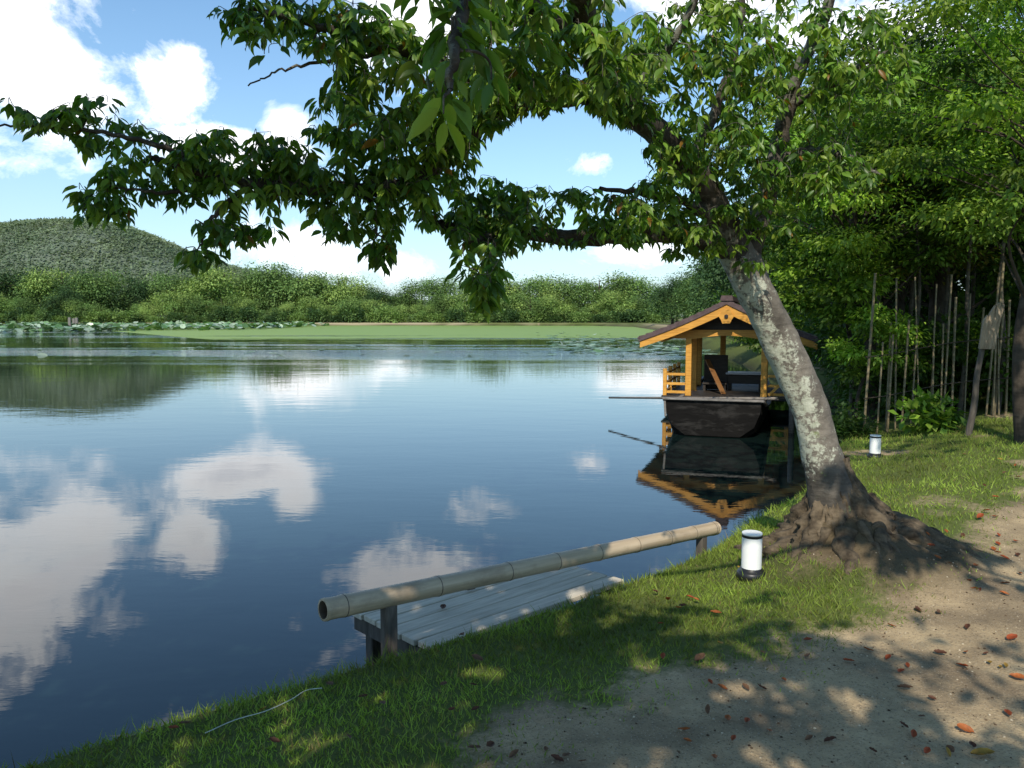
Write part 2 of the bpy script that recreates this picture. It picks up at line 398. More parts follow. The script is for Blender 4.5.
# finer steps where the far bank lies
gy = np.unique(np.concatenate([gy, np.arange(183, 200, .8)])); gx = np.unique(np.concatenate([gx, np.arange(-170, 40, 4.0)]))
XX, YY = np.meshgrid(gx, gy); ZZ = ground_h(XX, YY)
kk, wd = dirt_f(XX, YY); sd = sdist(XX, YY, POND) + .38
far_bank = ((YY > 60) & (sd < 3.2)).astype(float) * sstep(.0, .5, vf(XX * .06, YY * .06) + .35)
ny, nx = XX.shape; idx = np.arange(ny * nx).reshape(ny, nx)
Q = np.stack([idx[:-1, :-1], idx[:-1, 1:], idx[1:, 1:], idx[1:, :-1]], -1).reshape(-1, 4)
gme = np_mesh('ground', np.stack([XX, YY, ZZ], -1).reshape(-1, 3), Q.ravel(), np.arange(len(Q)) * 4, smooth=True,
              extra={'dirt': kk.ravel(), 'wood': wd.ravel(), 'bank': far_bank.ravel(), 'wet': (1 - sstep(-.1, .35, sd)).ravel()})
m, nt, out = new_mat('ground_soil')
v = mapped(nt); n1 = noise_n(nt, v, 1.6, 8, .6); n2 = noise_n(nt, v, 22, 8, .7); n3 = noise_n(nt, v, 90, 6, .75)
vor = N(nt, 'ShaderNodeTexVoronoi'); vor.inputs['Scale'].default_value = 75; nt.links.new(v, vor.inputs['Vector'])
sand = mixc(nt, n2, (.30, .215, .12), (.59, .455, .275))
sand = mixc(nt, ramp(nt, n1, [(.38, .85), (.62, 0.0)]), sand, (.16, .12, .078))
sand = mixc(nt, ramp(nt, n3, [(.36, .75), (.47, 0.0)]), sand, (.09, .068, .048))
sand = mixc(nt, ramp(nt, vor.outputs['Distance'], [(.10, .55), (.22, 0.0)]), sand, (.50, .44, .35))
turf = mixc(nt, n2, (.06, .092, .02), (.13, .15, .04))
turf = mixc(nt, ramp(nt, n3, [(.5, 0.0), (.7, .5)]), turf, (.13, .10, .05))
c = mixc(nt, ramp(nt, math_n(nt, 'ADD', attr(nt, 'dirt', 'Fac'), math_n(nt, 'MULTIPLY', math_n(nt, 'SUBTRACT', n2, .5), .9)), [(.3, 0.0), (.7, 1.0)]), turf, sand)
c = mixc(nt, attr(nt, 'wood', 'Fac'), c, mixc(nt, n2, (.03, .024, .015), (.075, .055, .032)))
c = mixc(nt, attr(nt, 'bank', 'Fac'), c, (.36, .30, .19))
c = mixc(nt, attr(nt, 'wet', 'Fac'), c, (.02, .019, .012))
h = math_n(nt, 'ADD', math_n(nt, 'ADD', math_n(nt, 'MULTIPLY', n2, .7), math_n(nt, 'MULTIPLY', n3, .35)), math_n(nt, 'MULTIPLY', vor.outputs['Distance'], -.35))
principled(nt, out, c, .95, bump(nt, h, .55, .018), .15)
tag(link('ground', gme, m), kind='structure')

# ------------------------------------------------------------------ water
m, nt, out = new_mat('pond_water')
v = mapped(nt)
calm = noise_n(nt, mapped(nt, (.55, 1.3, 1)), 1.0, 5, .55, .3)
fine = noise_n(nt, mapped(nt, (2.2, 5.5, 1)), 1.0, 4, .6)
sp = N(nt, 'ShaderNodeSeparateXYZ'); nt.links.new(v, sp.inputs[0])
# a breeze ruffles the water in long streaks well out on the pond
streak = noise_n(nt, mapped(nt, (.012, .075, 1)), 1.0, 5, .6, .4)
dist_k = ramp(nt, math_n(nt, 'DIVIDE', sp.outputs[1], 200.0), [(.17, 0.0), (.25, .75), (.36, 1.0), (.5, 1.0), (.62, .4)])
ruf = math_n(nt, 'MULTIPLY', ramp(nt, streak, [(.44, 0.0), (.58, 1.0)]), dist_k)
hgt = math_n(nt, 'ADD', math_n(nt, 'MULTIPLY', calm, .7), math_n(nt, 'MULTIPLY', fine, .12))
chop = ramp(nt, math_n(nt, 'DIVIDE', sp.outputs[1], 60.0), [(.15, .028), (.35, .045), (.8, .075)])
n0 = bump(nt, hgt, chop, .12)
rip = noise_n(nt, mapped(nt, (1.0, 4.0, 1)), 1.0, 3, .6)
nr = bump(nt, rip, math_n(nt, 'MULTIPLY', ruf, .32), .3, n0)
principled(nt, out, (.006, .014, .013), math_n(nt, 'ADD', math_n(nt, 'MULTIPLY', ruf, .06), .012), nr, 1.0, IOR=1.333)
wx = np.array([-3500, 3500.]);
wme = np_mesh('water', [(-3500, -600, WATER), (3500, -600, WATER), (3500, 215, WATER), (-3500, 215, WATER)], [0, 1, 2, 3], [0])
tag(link('pond_water', wme, m), kind='structure')

# ------------------------------------------------------------------ foliage helpers
LEAF_V = np.array([(0, 0, 0), (0, .22, .0), (0, .48, -.015), (0, .74, -.06), (0, .90, -.12), (0, 1.04, -.2),
                   (-.15, .16, .045), (-.232, .40, .06), (-.20, .66, .03), (-.095, .86, -.06), (.15, .16, .045), (.232, .40, .06), (.20, .66, .03), (.095, .86, -.06)])
LEAF_F = [(0, 1, 6), (1, 2, 7, 6), (2, 3, 8, 7), (3, 4, 9, 8), (4, 5, 9), (0, 10, 1), (1, 10, 11, 2), (2, 11, 12, 3), (3, 12, 13, 4), (4, 13, 5)]
LEAF_S = np.array([(0, 0, 0), (0, .33, .0), (0, .68, -.03), (0, 1, -.16), (-.22, .28, .07), (-.21, .64, .05), (.22, .28, .07), (.21, .64, .05)])
LEAF_SF = [(0, 1, 4), (0, 6, 1), (1, 2, 5, 4), (1, 6, 7, 2), (2, 3, 5), (2, 7, 3)]
DIA_V = np.array([(0, 0, 0), (.27, .45, .05), (0, 1, -.08), (-.27, .45, .05)]); DIA_F = [(0, 1, 2, 3)]
TRI_V = np.array([(-.5, 0, 0), (.5, 0, 0), (.36, .55, .07), (-.36, .55, .07), (0, 1, .26)]); TRI_F = [(0, 1, 2, 3), (3, 2, 4)]
def batch(pos, ax, nr, size, tv, tf, width=None):
    """copies of a leaf: local y along ax, local z near nr"""
    y = norm(ax); x = norm(np.cross(y, nr)); z = np.cross(x, y)
    s = size[:, None, None]; wv = s if width is None else width[:, None, None]
    V = pos[:, None, :] + tv[None, :, 0:1] * x[:, None] * wv + tv[None, :, 1:2] * y[:, None] * s + tv[None, :, 2:3] * z[:, None] * s
    k = len(tv); n = len(pos)
    fl = np.concatenate([np.array(f) for f in tf]); cnt = np.array([len(f) for f in tf])
    loops = (np.arange(n)[:, None] * k + fl[None]).ravel(); c = np.tile(cnt, n); starts = np.concatenate([[0], np.cumsum(c)[:-1]])
    return V.reshape(-1, 3), loops, starts, k
def foliage_mesh(name, pos, ax, nr, size, tint, tv=DIA_V, tf=DIA_F, width=None, smooth=False):
    V, l, s, k = batch(pos, ax, nr, size, tv, tf, width)
    return np_mesh(name, V, l, s, np.repeat(tint, k, 0), smooth)
def rnd(n): return norm(rng.normal(size=(n, 3)))

# ------------------------------------------------------------------ the cherry tree
ct = empty('cherry_tree', (TREE[0], TREE[1], .1), 'big leaning cherry tree with lichen-spotted trunk and branches reaching over the pond', 'tree')
O = np.array([TREE[0], TREE[1], .1])
def ppath(lst): return np.array([(*at(px, py, Y), r) for px, py, Y, r in lst])
trunk_p = ppath([(842, 556, 5.2, .21), (836, 515, 5.2, .166), (828, 480, 5.2, .140), (820, 450, 5.2, .122), (807, 400, 5.2, .115), (779, 340, 5.17, .114), (760, 300, 5.12, .113), (737, 254, 5.08, .112), (722, 236, 5.05, .10)])
limbs = [
    ppath([(742, 262, 5.08, .10), (722, 222, 4.95, .085), (700, 180, 4.75, .078), (668, 142, 4.5, .072), (628, 108, 4.2, .066), (602, 78, 3.95, .06), (588, 30, 3.6, .055), (570, -40, 3.1, .048), (520, -150, 2.4, .04), (430, -420, 1.7, .03)]),
    ppath([(728, 247, 5.05, .085), (692, 234, 4.9, .068), (640, 233, 4.7, .056), (575, 238, 4.45, .046), (520, 232, 4.25, .037), (475, 238, 4.0, .028), (440, 222, 3.85, .02)]),
    ppath([(612, 92, 4.05, .055), (560, 96, 3.9, .05), (500, 108, 3.78, .046), (455, 150, 3.68, .042), (405, 186, 3.6, .037), (345, 189, 3.58, .031), (285, 187, 3.55, .026), (230, 180, 3.52, .021), (185, 168, 3.5, .016), (150, 158, 3.48, .011)]),
    ppath([(215, 178, 3.51, .014), (170, 150, 3.45, .012), (120, 136, 3.4, .010), (75, 129, 3.38, .008), (30, 126, 3.36, .006), (-5, 124, 3.35, .004)]),
    ppath([(250, 184, 3.53, .014), (225, 205, 3.45, .011), (205, 225, 3.4, .008), (200, 245, 3.38, .005)]),
    ppath([(235, 182, 3.52, .012), (190, 190, 3.5, .010), (150, 192, 3.47, .007), (105, 185, 3.44, .004)]),
    ppath([(365, 189, 3.58, .013), (372, 210, 3.55, .010), (378, 235, 3.52, .006)]),
    ppath([(545, 97, 3.88, .036), (480, 80, 3.65, .032), (420, 55, 3.45, .027), (360, 40, 3.3, .021), (305, 22, 3.2, .015), (250, 8, 3.1, .009)]),
    ppath([(400, 50, 3.4, .012), (345, 58, 3.3, .009), (300, 66, 3.25, .006), (275, 72, 3.2, .004), (248, 86, 3.18, .003)]),
    ppath([(588, 40, 3.7, .045), (540, 10, 3.2, .038), (500, -30, 2.6, .03), (470, -20, 2.0, .02), (455, 40, 1.62, .012), (450, 90, 1.55, .006)]),
    ppath([(742, 260, 5.1, .10), (758, 220, 5.12, .075), (772, 180, 5.1, .06), (782, 130, 5.05, .05), (800, 70, 4.95, .04), (830, 0, 4.8, .03), (850, -80, 4.7, .02)]),
    ppath([(776, 160, 5.08, .035), (815, 150, 4.95, .025), (850, 158, 4.8, .016), (880, 175, 4.7, .008)]),
    ppath([(790, 105, 5.0, .03), (830, 85, 4.9, .022), (870, 60, 4.75, .014), (905, 45, 4.65, .007)]),
    ppath([(690, 168, 4.65, .035), (715, 110, 4.6, .028), (735, 50, 4.5, .02), (745, -30, 4.4, .014)]),
    ppath([(628, 108, 4.2, .03), (660, 60, 4.1, .025), (690, 10, 4.0, .018), (710, -60, 3.9, .01)]),
    ppath([(500, 234, 4.15, .016), (490, 255, 3.8, .012), (482, 275, 3.5, .007), (478, 295, 3.4, .004)]),
    ppath([(720, 228, 4.95, .04), (690, 205, 4.7, .028), (650, 195, 4.5, .018), (600, 188, 4.3, .01)]),
]
# trunk: fine rings displaced by noise
TP = spline(trunk_p, 14); V, q = tube_np(TP[:, :3], TP[:, 3], 44)
C3 = np.repeat(TP[:, :3], 44, 0); dv = V - C3; disp = np.array([.10 * fbm(p[0] * 3.2, p[1] * 3.2, p[2] * 2.2, 4) + .05 * fbm(p[0] * 14, p[1] * 14, p[2] * 9, 3) for p in V])
V = C3 + dv * (1 + disp[:, None])
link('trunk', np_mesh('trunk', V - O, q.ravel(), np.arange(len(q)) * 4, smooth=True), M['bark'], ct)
lt = Tubes(); nodes = []; nrad = []
for L in limbs:
    S = spline(L, 8); S[1:-1, :3] += rng.normal(size=(len(S) - 2, 3)) * .004
    lt.add(S[:, :3] - O, S[:, 3] * (1 + .035 * rng.normal(size=len(S)) * (S[:, 3] > .02)), 14 if L[0, 3] > .03 else 8)
    nodes.append(S[:, :3]); nrad.append(S[:, 3])
link('limbs', lt.mesh('limbs'), M['twig'], ct)
# root crown: ribbed flare and snaking roots
vs = []; nth = 120; prof = np.linspace(0, 1, 34); cx0 = TP[2:3, :3]
for t in prof:
    z = -.12 + .70 * t
    base = .105 + .56 * (1 - t) ** 2.0
    for i in range(nth):
        th = 2 * math.pi * i / nth
        rib = .5 + .5 * math.sin(5 * th + 2.2 * fbm(math.cos(th) * 1.5, math.sin(th) * 1.5, .6 * t)) ; rib = rib ** 1.4
        d = fbm(math.cos(th) * 2.6 + 5, math.sin(th) * 2.6, t * 3.0, 5)
        d2 = fbm(math.cos(th) * 9, math.sin(th) * 9 + 3, t * 8.0, 4)
        r = base * (1 + (1 - t) ** .8 * (.20 * (rib - .5) + .34 * d) + .26 * d2 * (1 - .6 * t) + .11 * fbm(math.cos(th) * 22, math.sin(th) * 22, t * 16 + 3, 3))
        stretch = 1.18 if math.cos(th) > 0 else .92
        xc = .05 * (1 - t) - .095 * t
        vs.append((xc + r * math.cos(th) * (1 + (stretch - 1) * (1 - t)), r * math.sin(th) * .85, z))
q = []
for k in range(len(prof) - 1):
    for i in range(nth): j = (i + 1) % nth; q.append((k * nth + i, k * nth + j, k * nth + nth + j, k * nth + nth + i))
q = np.array(q); link('root_crown', np_mesh('root_crown', vs, q.ravel(), np.arange(len(q)) * 4, smooth=True), M['root'], ct)
rt = MB()
for th, L, r0 in [(-2.3, .5, .03), (-1.65, .5, .028), (-1.2, .55, .03), (-.9, .7, .026), (-.62, .8, .03), (-.38, .9, .028), (-.1, 1.0, .035), (.05, .8, .026), (.35, .8, .03), (-1.9, .62, .075), (-1.3, .42, .05), (-.75, .6, .05), (-.25, .85, .06), (.15, .75, .045), (.6, .6, .045), (-2.6, .4, .05), (-.5, .8, .035), (-1.05, .5, .03)]:
    pts = []; rad = []; a = th; px_, py_ = .30 * math.cos(th), .30 * math.sin(th)
    for k in range(16):
        t = k / 15
        gz = float(ground_h(np.array([O[0] + px_]), np.array([O[1] + py_]))[0]) - .1
        pts.append((px_, py_, max(.12 * (1 - t * 2.4), gz - .006 - .05 * t ** 2))); rad.append(r0 * (1 - .78 * t) * (1 + .16 * math.sin(k * 1.9 + th * 5)))
        a += .22 * math.sin(k * .8 + th * 7); px_ += L / 15 * math.cos(a); py_ += L / 15 * math.sin(a) * .8
    P2 = spline(np.hstack([np.array(pts), np.array(rad)[:, None]]), 3); rt.tube(P2[:, :3], P2[:, 3], 12)
rt.build('surface_roots', M['root'], ct, smooth=True)

# where the foliage hangs: ellipses seen from the path (px) with a distance range, twig count
REG = [(30, 112, 42, 18, 3.30, 3.5, 16), (95, 118, 45, 26, 3.35, 3.6, 28), (105, 193, 32, 22, 3.35, 3.55, 26), (165, 165, 60, 34, 3.35, 3.75, 60), (240, 158, 75, 36, 3.35, 3.8, 90),
       (206, 240, 24, 24, 3.3, 3.5, 18), (245, 222, 38, 22, 3.35, 3.6, 26), (325, 160, 55, 42, 3.35, 3.8, 85), (335, 215, 32, 22, 3.4, 3.6, 22), (376, 228, 18, 34, 3.45, 3.65, 22),
       (400, 190, 32, 36, 3.4, 3.8, 46), (420, 140, 55, 55, 3.3, 3.9, 95),
       (255, 12, 45, 22, 3.0, 3.3, 24), (330, 30, 75, 42, 3.0, 3.5, 80), (395, 80, 60, 62, 3.0, 3.7, 110), (345, 105, 30, 30, 3.3, 3.7, 14),
       (560, 38, 115, 55, 3.0, 4.0, 190), (625, 88, 40, 25, 3.8, 4.3, 34), (540, 88, 80, 18, 3.5, 4.0, 44), (500, 40, 60, 60, 2.7, 3.5, 60),
       (560, 212, 105, 32, 4.0, 4.5, 125), (490, 205, 45, 38, 3.8, 4.3, 62), (445, 215, 35, 32, 3.7, 4.1, 40), (645, 220, 45, 24, 4.4, 4.8, 42), (484, 268, 28, 34, 3.2, 3.6, 34),
       (680, 200, 40, 38, 4.3, 4.9, 44), (700, 80, 85, 90, 3.9, 4.9, 270), (505, 104, 40, 16, 3.6, 3.85, 26), (468, 128, 34, 34, 3.4, 3.7, 34), (440, 150, 30, 30, 3.4, 3.7, 20), (790, 120, 72, 85, 4.5, 5.3, 170), (790, 35, 110, 50, 4.3, 5.2, 150), (838, 172, 44, 26, 4.6, 4.9, 36),
       (725, 185, 45, 42, 4.5, 5.2, 80), (660, 150, 40, 40, 4.2, 4.7, 55), (620, 108, 34, 22, 3.8, 4.2, 34), (690, 235, 34, 20, 4.7, 5.0, 20), (870, 60, 45, 55, 4.5, 5.0, 52), (745, 245, 40, 20, 4.8, 5.0, 10), (770, 205, 50, 30, 4.8, 5.2, 26)]
HOLES = [(556, 147, 78, 34), (610, 165, 30, 22), (285, 75, 44, 26), (295, 268, 55, 26), (420, 262, 28, 34), (590, 262, 80, 14), (50, 160, 30, 22), (180, 90, 60, 30), (150, 235, 22, 20), ]
targets = []
for cx, cy, rx, ry, y0, y1, n in REG:
    a = rng.random(n) * 2 * math.pi; r = np.sqrt(rng.random(n))
    n = int(n * (.78 if cx < 460 else .9))
    for i in range(n): targets.append((at(cx + rx * r[i] * math.cos(a[i]), cy + ry * r[i] * math.sin(a[i]), rng.uniform(y0, y1)), .064, 12, True))
for i in range(15): targets.append((at(rng.uniform(400, 520), rng.uniform(-60, 65), rng.uniform(1.6, 2.1)), .072, 8, True))
for i in range(3): targets.append((at(rng.uniform(440, 465), rng.uniform(75, 105), rng.uniform(1.5, 1.7)), .078, 6, True))
for i in range(2700):                              # unseen twigs added overhead to shade the foreground
    y = rng.uniform(-2.8, 2.3); x = rng.uniform(-5.2, -.38 - .33 * y); targets.append((np.array([x, y, rng.uniform(3.4, 4.7)]), .14, 14, False))
for i in range(430):  # sparse twigs added out of view to dapple the path
    cx_, cy_ = rng.uniform(-.1, 4.6), rng.uniform(-3.2, .0)
    if vf(np.array([cx_ * 1.1]), np.array([cy_ * 1.1]), 2)[0] > -.06: targets.append((np.array([cx_, cy_, rng.uniform(3.6, 4.6)]), .11, 12, False))
for i in range(260):  # more unseen twigs, added to darken the near path with shade
    targets.append((np.array([rng.uniform(-.9, .75), rng.uniform(-2.3, -.55), rng.uniform(3.7, 4.4)]), .13, 13, False))
for i in range(140):  # added above the frame to keep the railing in shade
    targets.append((np.array([rng.uniform(-1.8, -.65), rng.uniform(.2, 1.6), rng.uniform(3.6, 4.3)]), .125, 14, False))
for i in range(75):  # unseen clump put in to shade the root mound
    targets.append((np.array([rng.uniform(1.25, 2.2), rng.uniform(.5, 1.6), rng.uniform(3.7, 4.2)]), .12, 12, False))
for i in range(420):  # added out of view for shade streaks on the right-hand grass
    targets.append((np.array([rng.uniform(.8, 5.4), rng.uniform(3.6, 7.2), rng.uniform(4.8, 6.0)]), .115, 11, False))
for i in range(260):  # unseen twigs above the crown, put in for dapples further back
    targets.append((np.array([rng.uniform(-1.6, 3.6), rng.uniform(4.7, 6.2), rng.uniform(4.2, 5.4)]), .10, 11, False))
for i in range(70):  # added out of view to shade the fence
    targets.append((np.array([rng.uniform(2.2, 5.0), rng.uniform(5.6, 7.2), rng.uniform(5.0, 6.4)]), .12, 12, False))
over = [np.array([(*at(520, -150, 2.4), .04), (-.6, 1.3, 3.5, .038), (-1.6, .4, 3.7, .03), (-2.8, -.4, 3.9, .022), (-4.2, -1.0, 4.1, .01)]),
        np.array([(-.6, 1.3, 3.5, .03), (-.5, .2, 3.9, .026), (-.4, -1.0, 4.0, .02), (-.2, -2.3, 4.2, .01)]),
        np.array([(-.6, 1.3, 3.5, .03), (.6, .9, 3.9, .026), (1.6, .6, 4.0, .02), (2.8, -.2, 4.1, .014), (4.2, -1.2, 4.2, .008)]),
        np.array([(-.4, -1.0, 4.0, .02), (.8, -1.6, 4.1, .014), (2.2, -2.2, 4.2, .008)]),
        np.array([(-2.8, -.4, 3.9, .02), (-3.0, -1.4, 4.0, .014), (-2.6, -2.5, 4.1, .008)]), np.array([(-1.6, .4, 3.7, .02), (-2.6, 1.2, 4.0, .014), (-4.2, 1.7, 4.2, .008)]),
        np.array([(*at(850, -80, 4.7), .03), (3.0, 5.8, 5.0, .026), (4.3, 6.8, 5.6, .018), (6.2, 7.6, 5.8, .009)]),
        np.array([(*at(850, -80, 4.7), .03), (1.6, 4.6, 4.2, .025), (.6, 4.4, 4.6, .018), (-.8, 4.2, 4.8, .01)])]
lt2 = Tubes()  # unseen limbs added to carry the shading twigs
for L in over:
    S = spline(L, 8); lt2.add(S[:, :3] - O, S[:, 3], 8); nodes.append(S[:, :3]); nrad.append(S[:, 3])
link('shade_limbs', lt2.mesh('shade_limbs'), M['twig'], ct)
NODES = np.vstack(nodes); NR = np.concatenate(nrad)
cap = len(NODES) + 90000; ND = np.empty((cap, 3)); RD = np.empty(cap); nn = len(NODES); ND[:nn] = NODES; RD[:nn] = NR
dist0 = [np.min(np.sum((NODES - t[0]) ** 2, 1)) for t in targets]
tw = Tubes(); LP = []; LA = []; LN = []; LS = []; LT = []
greens = np.array([(.062, .135, .02), (.085, .175, .025), (.125, .225, .03), (.18, .27, .038)])
for k in np.argsort(dist0):
    T, ls, nl, inframe = targets[k]
    d2 = np.sum((ND[:nn] - T) ** 2, 1) + .15 * (ND[:nn, 2] > T[2] + .5); j = int(np.argmin(d2)); A = ND[j]; d = math.sqrt(np.sum((A - T) ** 2))
    if d > 2.2: continue
    if inframe:
        tx, ty, _ = project(T)
        if any(((tx - hx) / ha) ** 2 + ((ty - hy) / hb) ** 2 < 1.15 for hx, hy, ha, hb in HOLES): continue
    mid = (A + T) / 2 + rng.normal(size=3) * .10 * d + np.array([0, 0, .025 * d]); tip = T + np.array([0, 0, -.03])
    P = np.array([A + (mid - A) * .5, mid, T]); P = spline(np.vstack([A, mid, T, tip + (T - mid) * .10]), 3)
    r0 = min(RD[j] * .8, .0035 + .008 * d); rr = np.linspace(r0, .0016, len(P)); tw.add(P - O, rr, 5)
    m_ = len(P) - 3; ND[nn:nn + m_] = P[2:-1]; RD[nn:nn + m_] = rr[2:-1]; nn += m_
    dirn = norm(P[-1] - P[-4])
    clus = greens[rng.integers(0, 4)] * rng.uniform(.8, 1.2)
    n = max(4, int(nl * rng.uniform(.7, 1.3))); tpos = 1 - np.minimum(.42, d) / max(d, .05) * rng.random(n) ** .9; tpos[:2] = 1.0
    fi = tpos * (len(P) - 1); i0 = np.clip(fi.astype(int), 0, len(P) - 2); fr = (fi - i0)[:, None]
    base = P[i0] * (1 - fr) + P[i0 + 1] * fr
    out_ = rnd(n); out_ = norm(out_ - dirn * (out_ @ dirn)[:, None]) * .8 + dirn * .55
    axd = norm(out_ * np.array([1, 1, .5]) + np.array([0, 0, -.42]) + .38 * rnd(n))
    base = base + norm(out_) * .018
    nrm = norm(np.array([0, -.1, 1.0]) + .75 * rnd(n) + .35 * out_)
    sz = ls * rng.uniform(.62, 1.22, n)
    tint = clus * rng.uniform(.65, 1.4, (n, 1)) * np.array([1, 1, 1]) + rng.random((n, 1)) ** 3 * np.array([.05, .035, 0]); dry = (rng.random(n) < .010) & (T[1] > 2.5); tint[dry] = (.20, .10, .015)
    c = base + axd * sz[:, None] * .6; px, py, f = project(c)
    keep = np.ones(n, bool)
    vis = (px > -20) & (px < 1044) & (py > -20) & (py < 780) & (c[:, 1] > .5)
    for hx, hy, ha, hb in HOLES:
        keep &= ~(vis & (((px - hx) / ha) ** 2 + ((py - hy) / hb) ** 2 < 1 + 1.5 * vf(px / 34 + hx, py / 34, 3)))
    if not inframe: keep &= ~vis
    LP.append(base[keep]); LA.append(axd[keep]); LN.append(nrm[keep]); LS.append(sz[keep]); LT.append(tint[keep])
link('twigs', tw.mesh('twigs'), M['twig'], ct)
LP, LA, LN, LS, LT = (np.concatenate(a) for a in (LP, LA, LN, LS, LT))
print('cherry leaves', len(LP))
link('crown', foliage_mesh('cherry_crown', LP - O, LA, LN, LS, LT, LEAF_V, LEAF_F, LS * rng.uniform(.70, .98, len(LS)), True), M['cherry_leaf'], ct)

# ------------------------------------------------------------------ woodland trees
def tree_meshes(name, H, rc, zc0, tr, nleaf, ls, seed, tints, nclump=26, flat=.55, lean=(0, 0), trunk_n=9, big=1.0, tv=DIA_V, tf=DIA_F, wk=.85):
    """trunk mesh and crown mesh of one tree in local metres"""
    g = np.random.default_rng(seed); tb = Tubes()
    top = np.array([lean[0], lean[1], H * .82]); P = spline(np.array([(0, 0, -.3, tr * 1.35), (lean[0] * .1 + .02 * H * g.normal(), .02 * H * g.normal(), H * .22, tr), (lean[0] * .5 + .03 * H * g.normal(), lean[1] * .5, H * .5, tr * .72), (*top, tr * .2)]), 6)
    tb.add(P[:, :3], P[:, 3], trunk_n)
    cc = np.array([lean[0], lean[1], (zc0 + H) / 2]); rz = (H - zc0) / 2
    u = norm(g.normal(size=(nclump, 3))); rad = g.uniform(.35, 1.0, nclump) ** .6
    cl = cc + u * rad[:, None] * np.array([rc, rc, rz]) * .82; cl[:, 2] = np.maximum(cl[:, 2], zc0 + .1 * rz)
    cr = rc * g.uniform(.22, .42, nclump) * big
    for c_ in cl:
        j = np.argmin(np.abs(P[:, 2] - max(zc0 * .8, c_[2] - .35 * rc))); A = P[j]
        S = spline(np.array([(*A[:3], A[3] * .32), (*((A[:3] + c_) / 2 + g.normal(size=3) * .04 * rc + np.array([0, 0, .03 * rc])), A[3] * .18), (*c_, A[3] * .08)]), 4)
        tb.add(S[:, :3], np.maximum(S[:, 3], .004), 5)
    pk = cr ** 2 / np.sum(cr ** 2); wh = g.choice(nclump, nleaf, p=pk)
    d = norm(g.normal(size=(nleaf, 3))); rr = g.random(nleaf) ** .45
    pos = cl[wh] + d * (rr * cr[wh])[:, None] * np.array([1, 1, flat]) * (1 + .35 * g.normal(size=(nleaf, 1)))
    ax = norm(d * np.array([1, 1, .3]) + .7 * norm(g.normal(size=(nleaf, 3))) + np.array([0, 0, -.35]))
    nr = norm(np.array([0, -.1, .8]) + .8 * d + .5 * norm(g.normal(size=(nleaf, 3))))
    sz = ls * g.uniform(.6, 1.3, nleaf)
    tc_ = np.array(tints)[g.integers(0, len(tints), nclump)] * g.uniform(.5, 1.5, (nclump, 1))
    tint = tc_[wh] * g.uniform(.7, 1.3, (nleaf, 1))
    return tb.mesh(name + '_trunk'), foliage_mesh(name + '_crown', pos, ax, nr, sz, tint, tv, tf, sz * wk)
def place(name, mt, mc, loc, label, cat='tree', group=None, s=1.0, rz=0.0, bark='wood_bark', leaf='wood_leaf', sz=None):
    r = empty(name, loc, label, cat, rz, group); r.scale = (s, s, sz or s)
    link('trunk', mt, M[bark], r); link('crown', mc, M[leaf], r); return r
def gz(x, y): return float(ground_h(np.array([x]), np.array([y]))[0])

MID = [(.075, .145, .02), (.115, .19, .026), (.155, .225, .03)]; DARK = [(.030, .066, .014), (.048, .092, .018)]
BRT = [(.16, .285, .035), (.21, .32, .04)]; YEL = [(.12, .14, .02), (.16, .15, .02), (.10, .13, .02)]
WA = tree_meshes('maple', 6.2, 2.6, 1.75, .085, 26000, .085, 11, MID + BRT, 60, .22, (.3, .2), tv=LEAF_S, tf=LEAF_SF, wk=.9, big=.72)
WB = tree_meshes('oak', 7.5, 3.0, 1.4, .15, 32000, .115, 12, MID + DARK, 56, .35)
WC = tree_meshes('evergreen', 8.5, 3.0, .8, .17, 30000, .13, 13, DARK + MID[:1], 50, .45)
WD = tree_meshes('sapling', 3.4, 1.25, .9, .045, 4500, .14, 14, BRT, 24, .4, (-.3, -.3))
WF = tree_meshes('leaning_sapling', 3.1, .95, 1.55, .035, 5200, .12, 16, BRT, 26, .42, (-.75, -.25))
WE = tree_meshes('yellowing', 4.6, 1.7, 2.0, .07, 6000, .10, 15, YEL + MID, 26, .35)
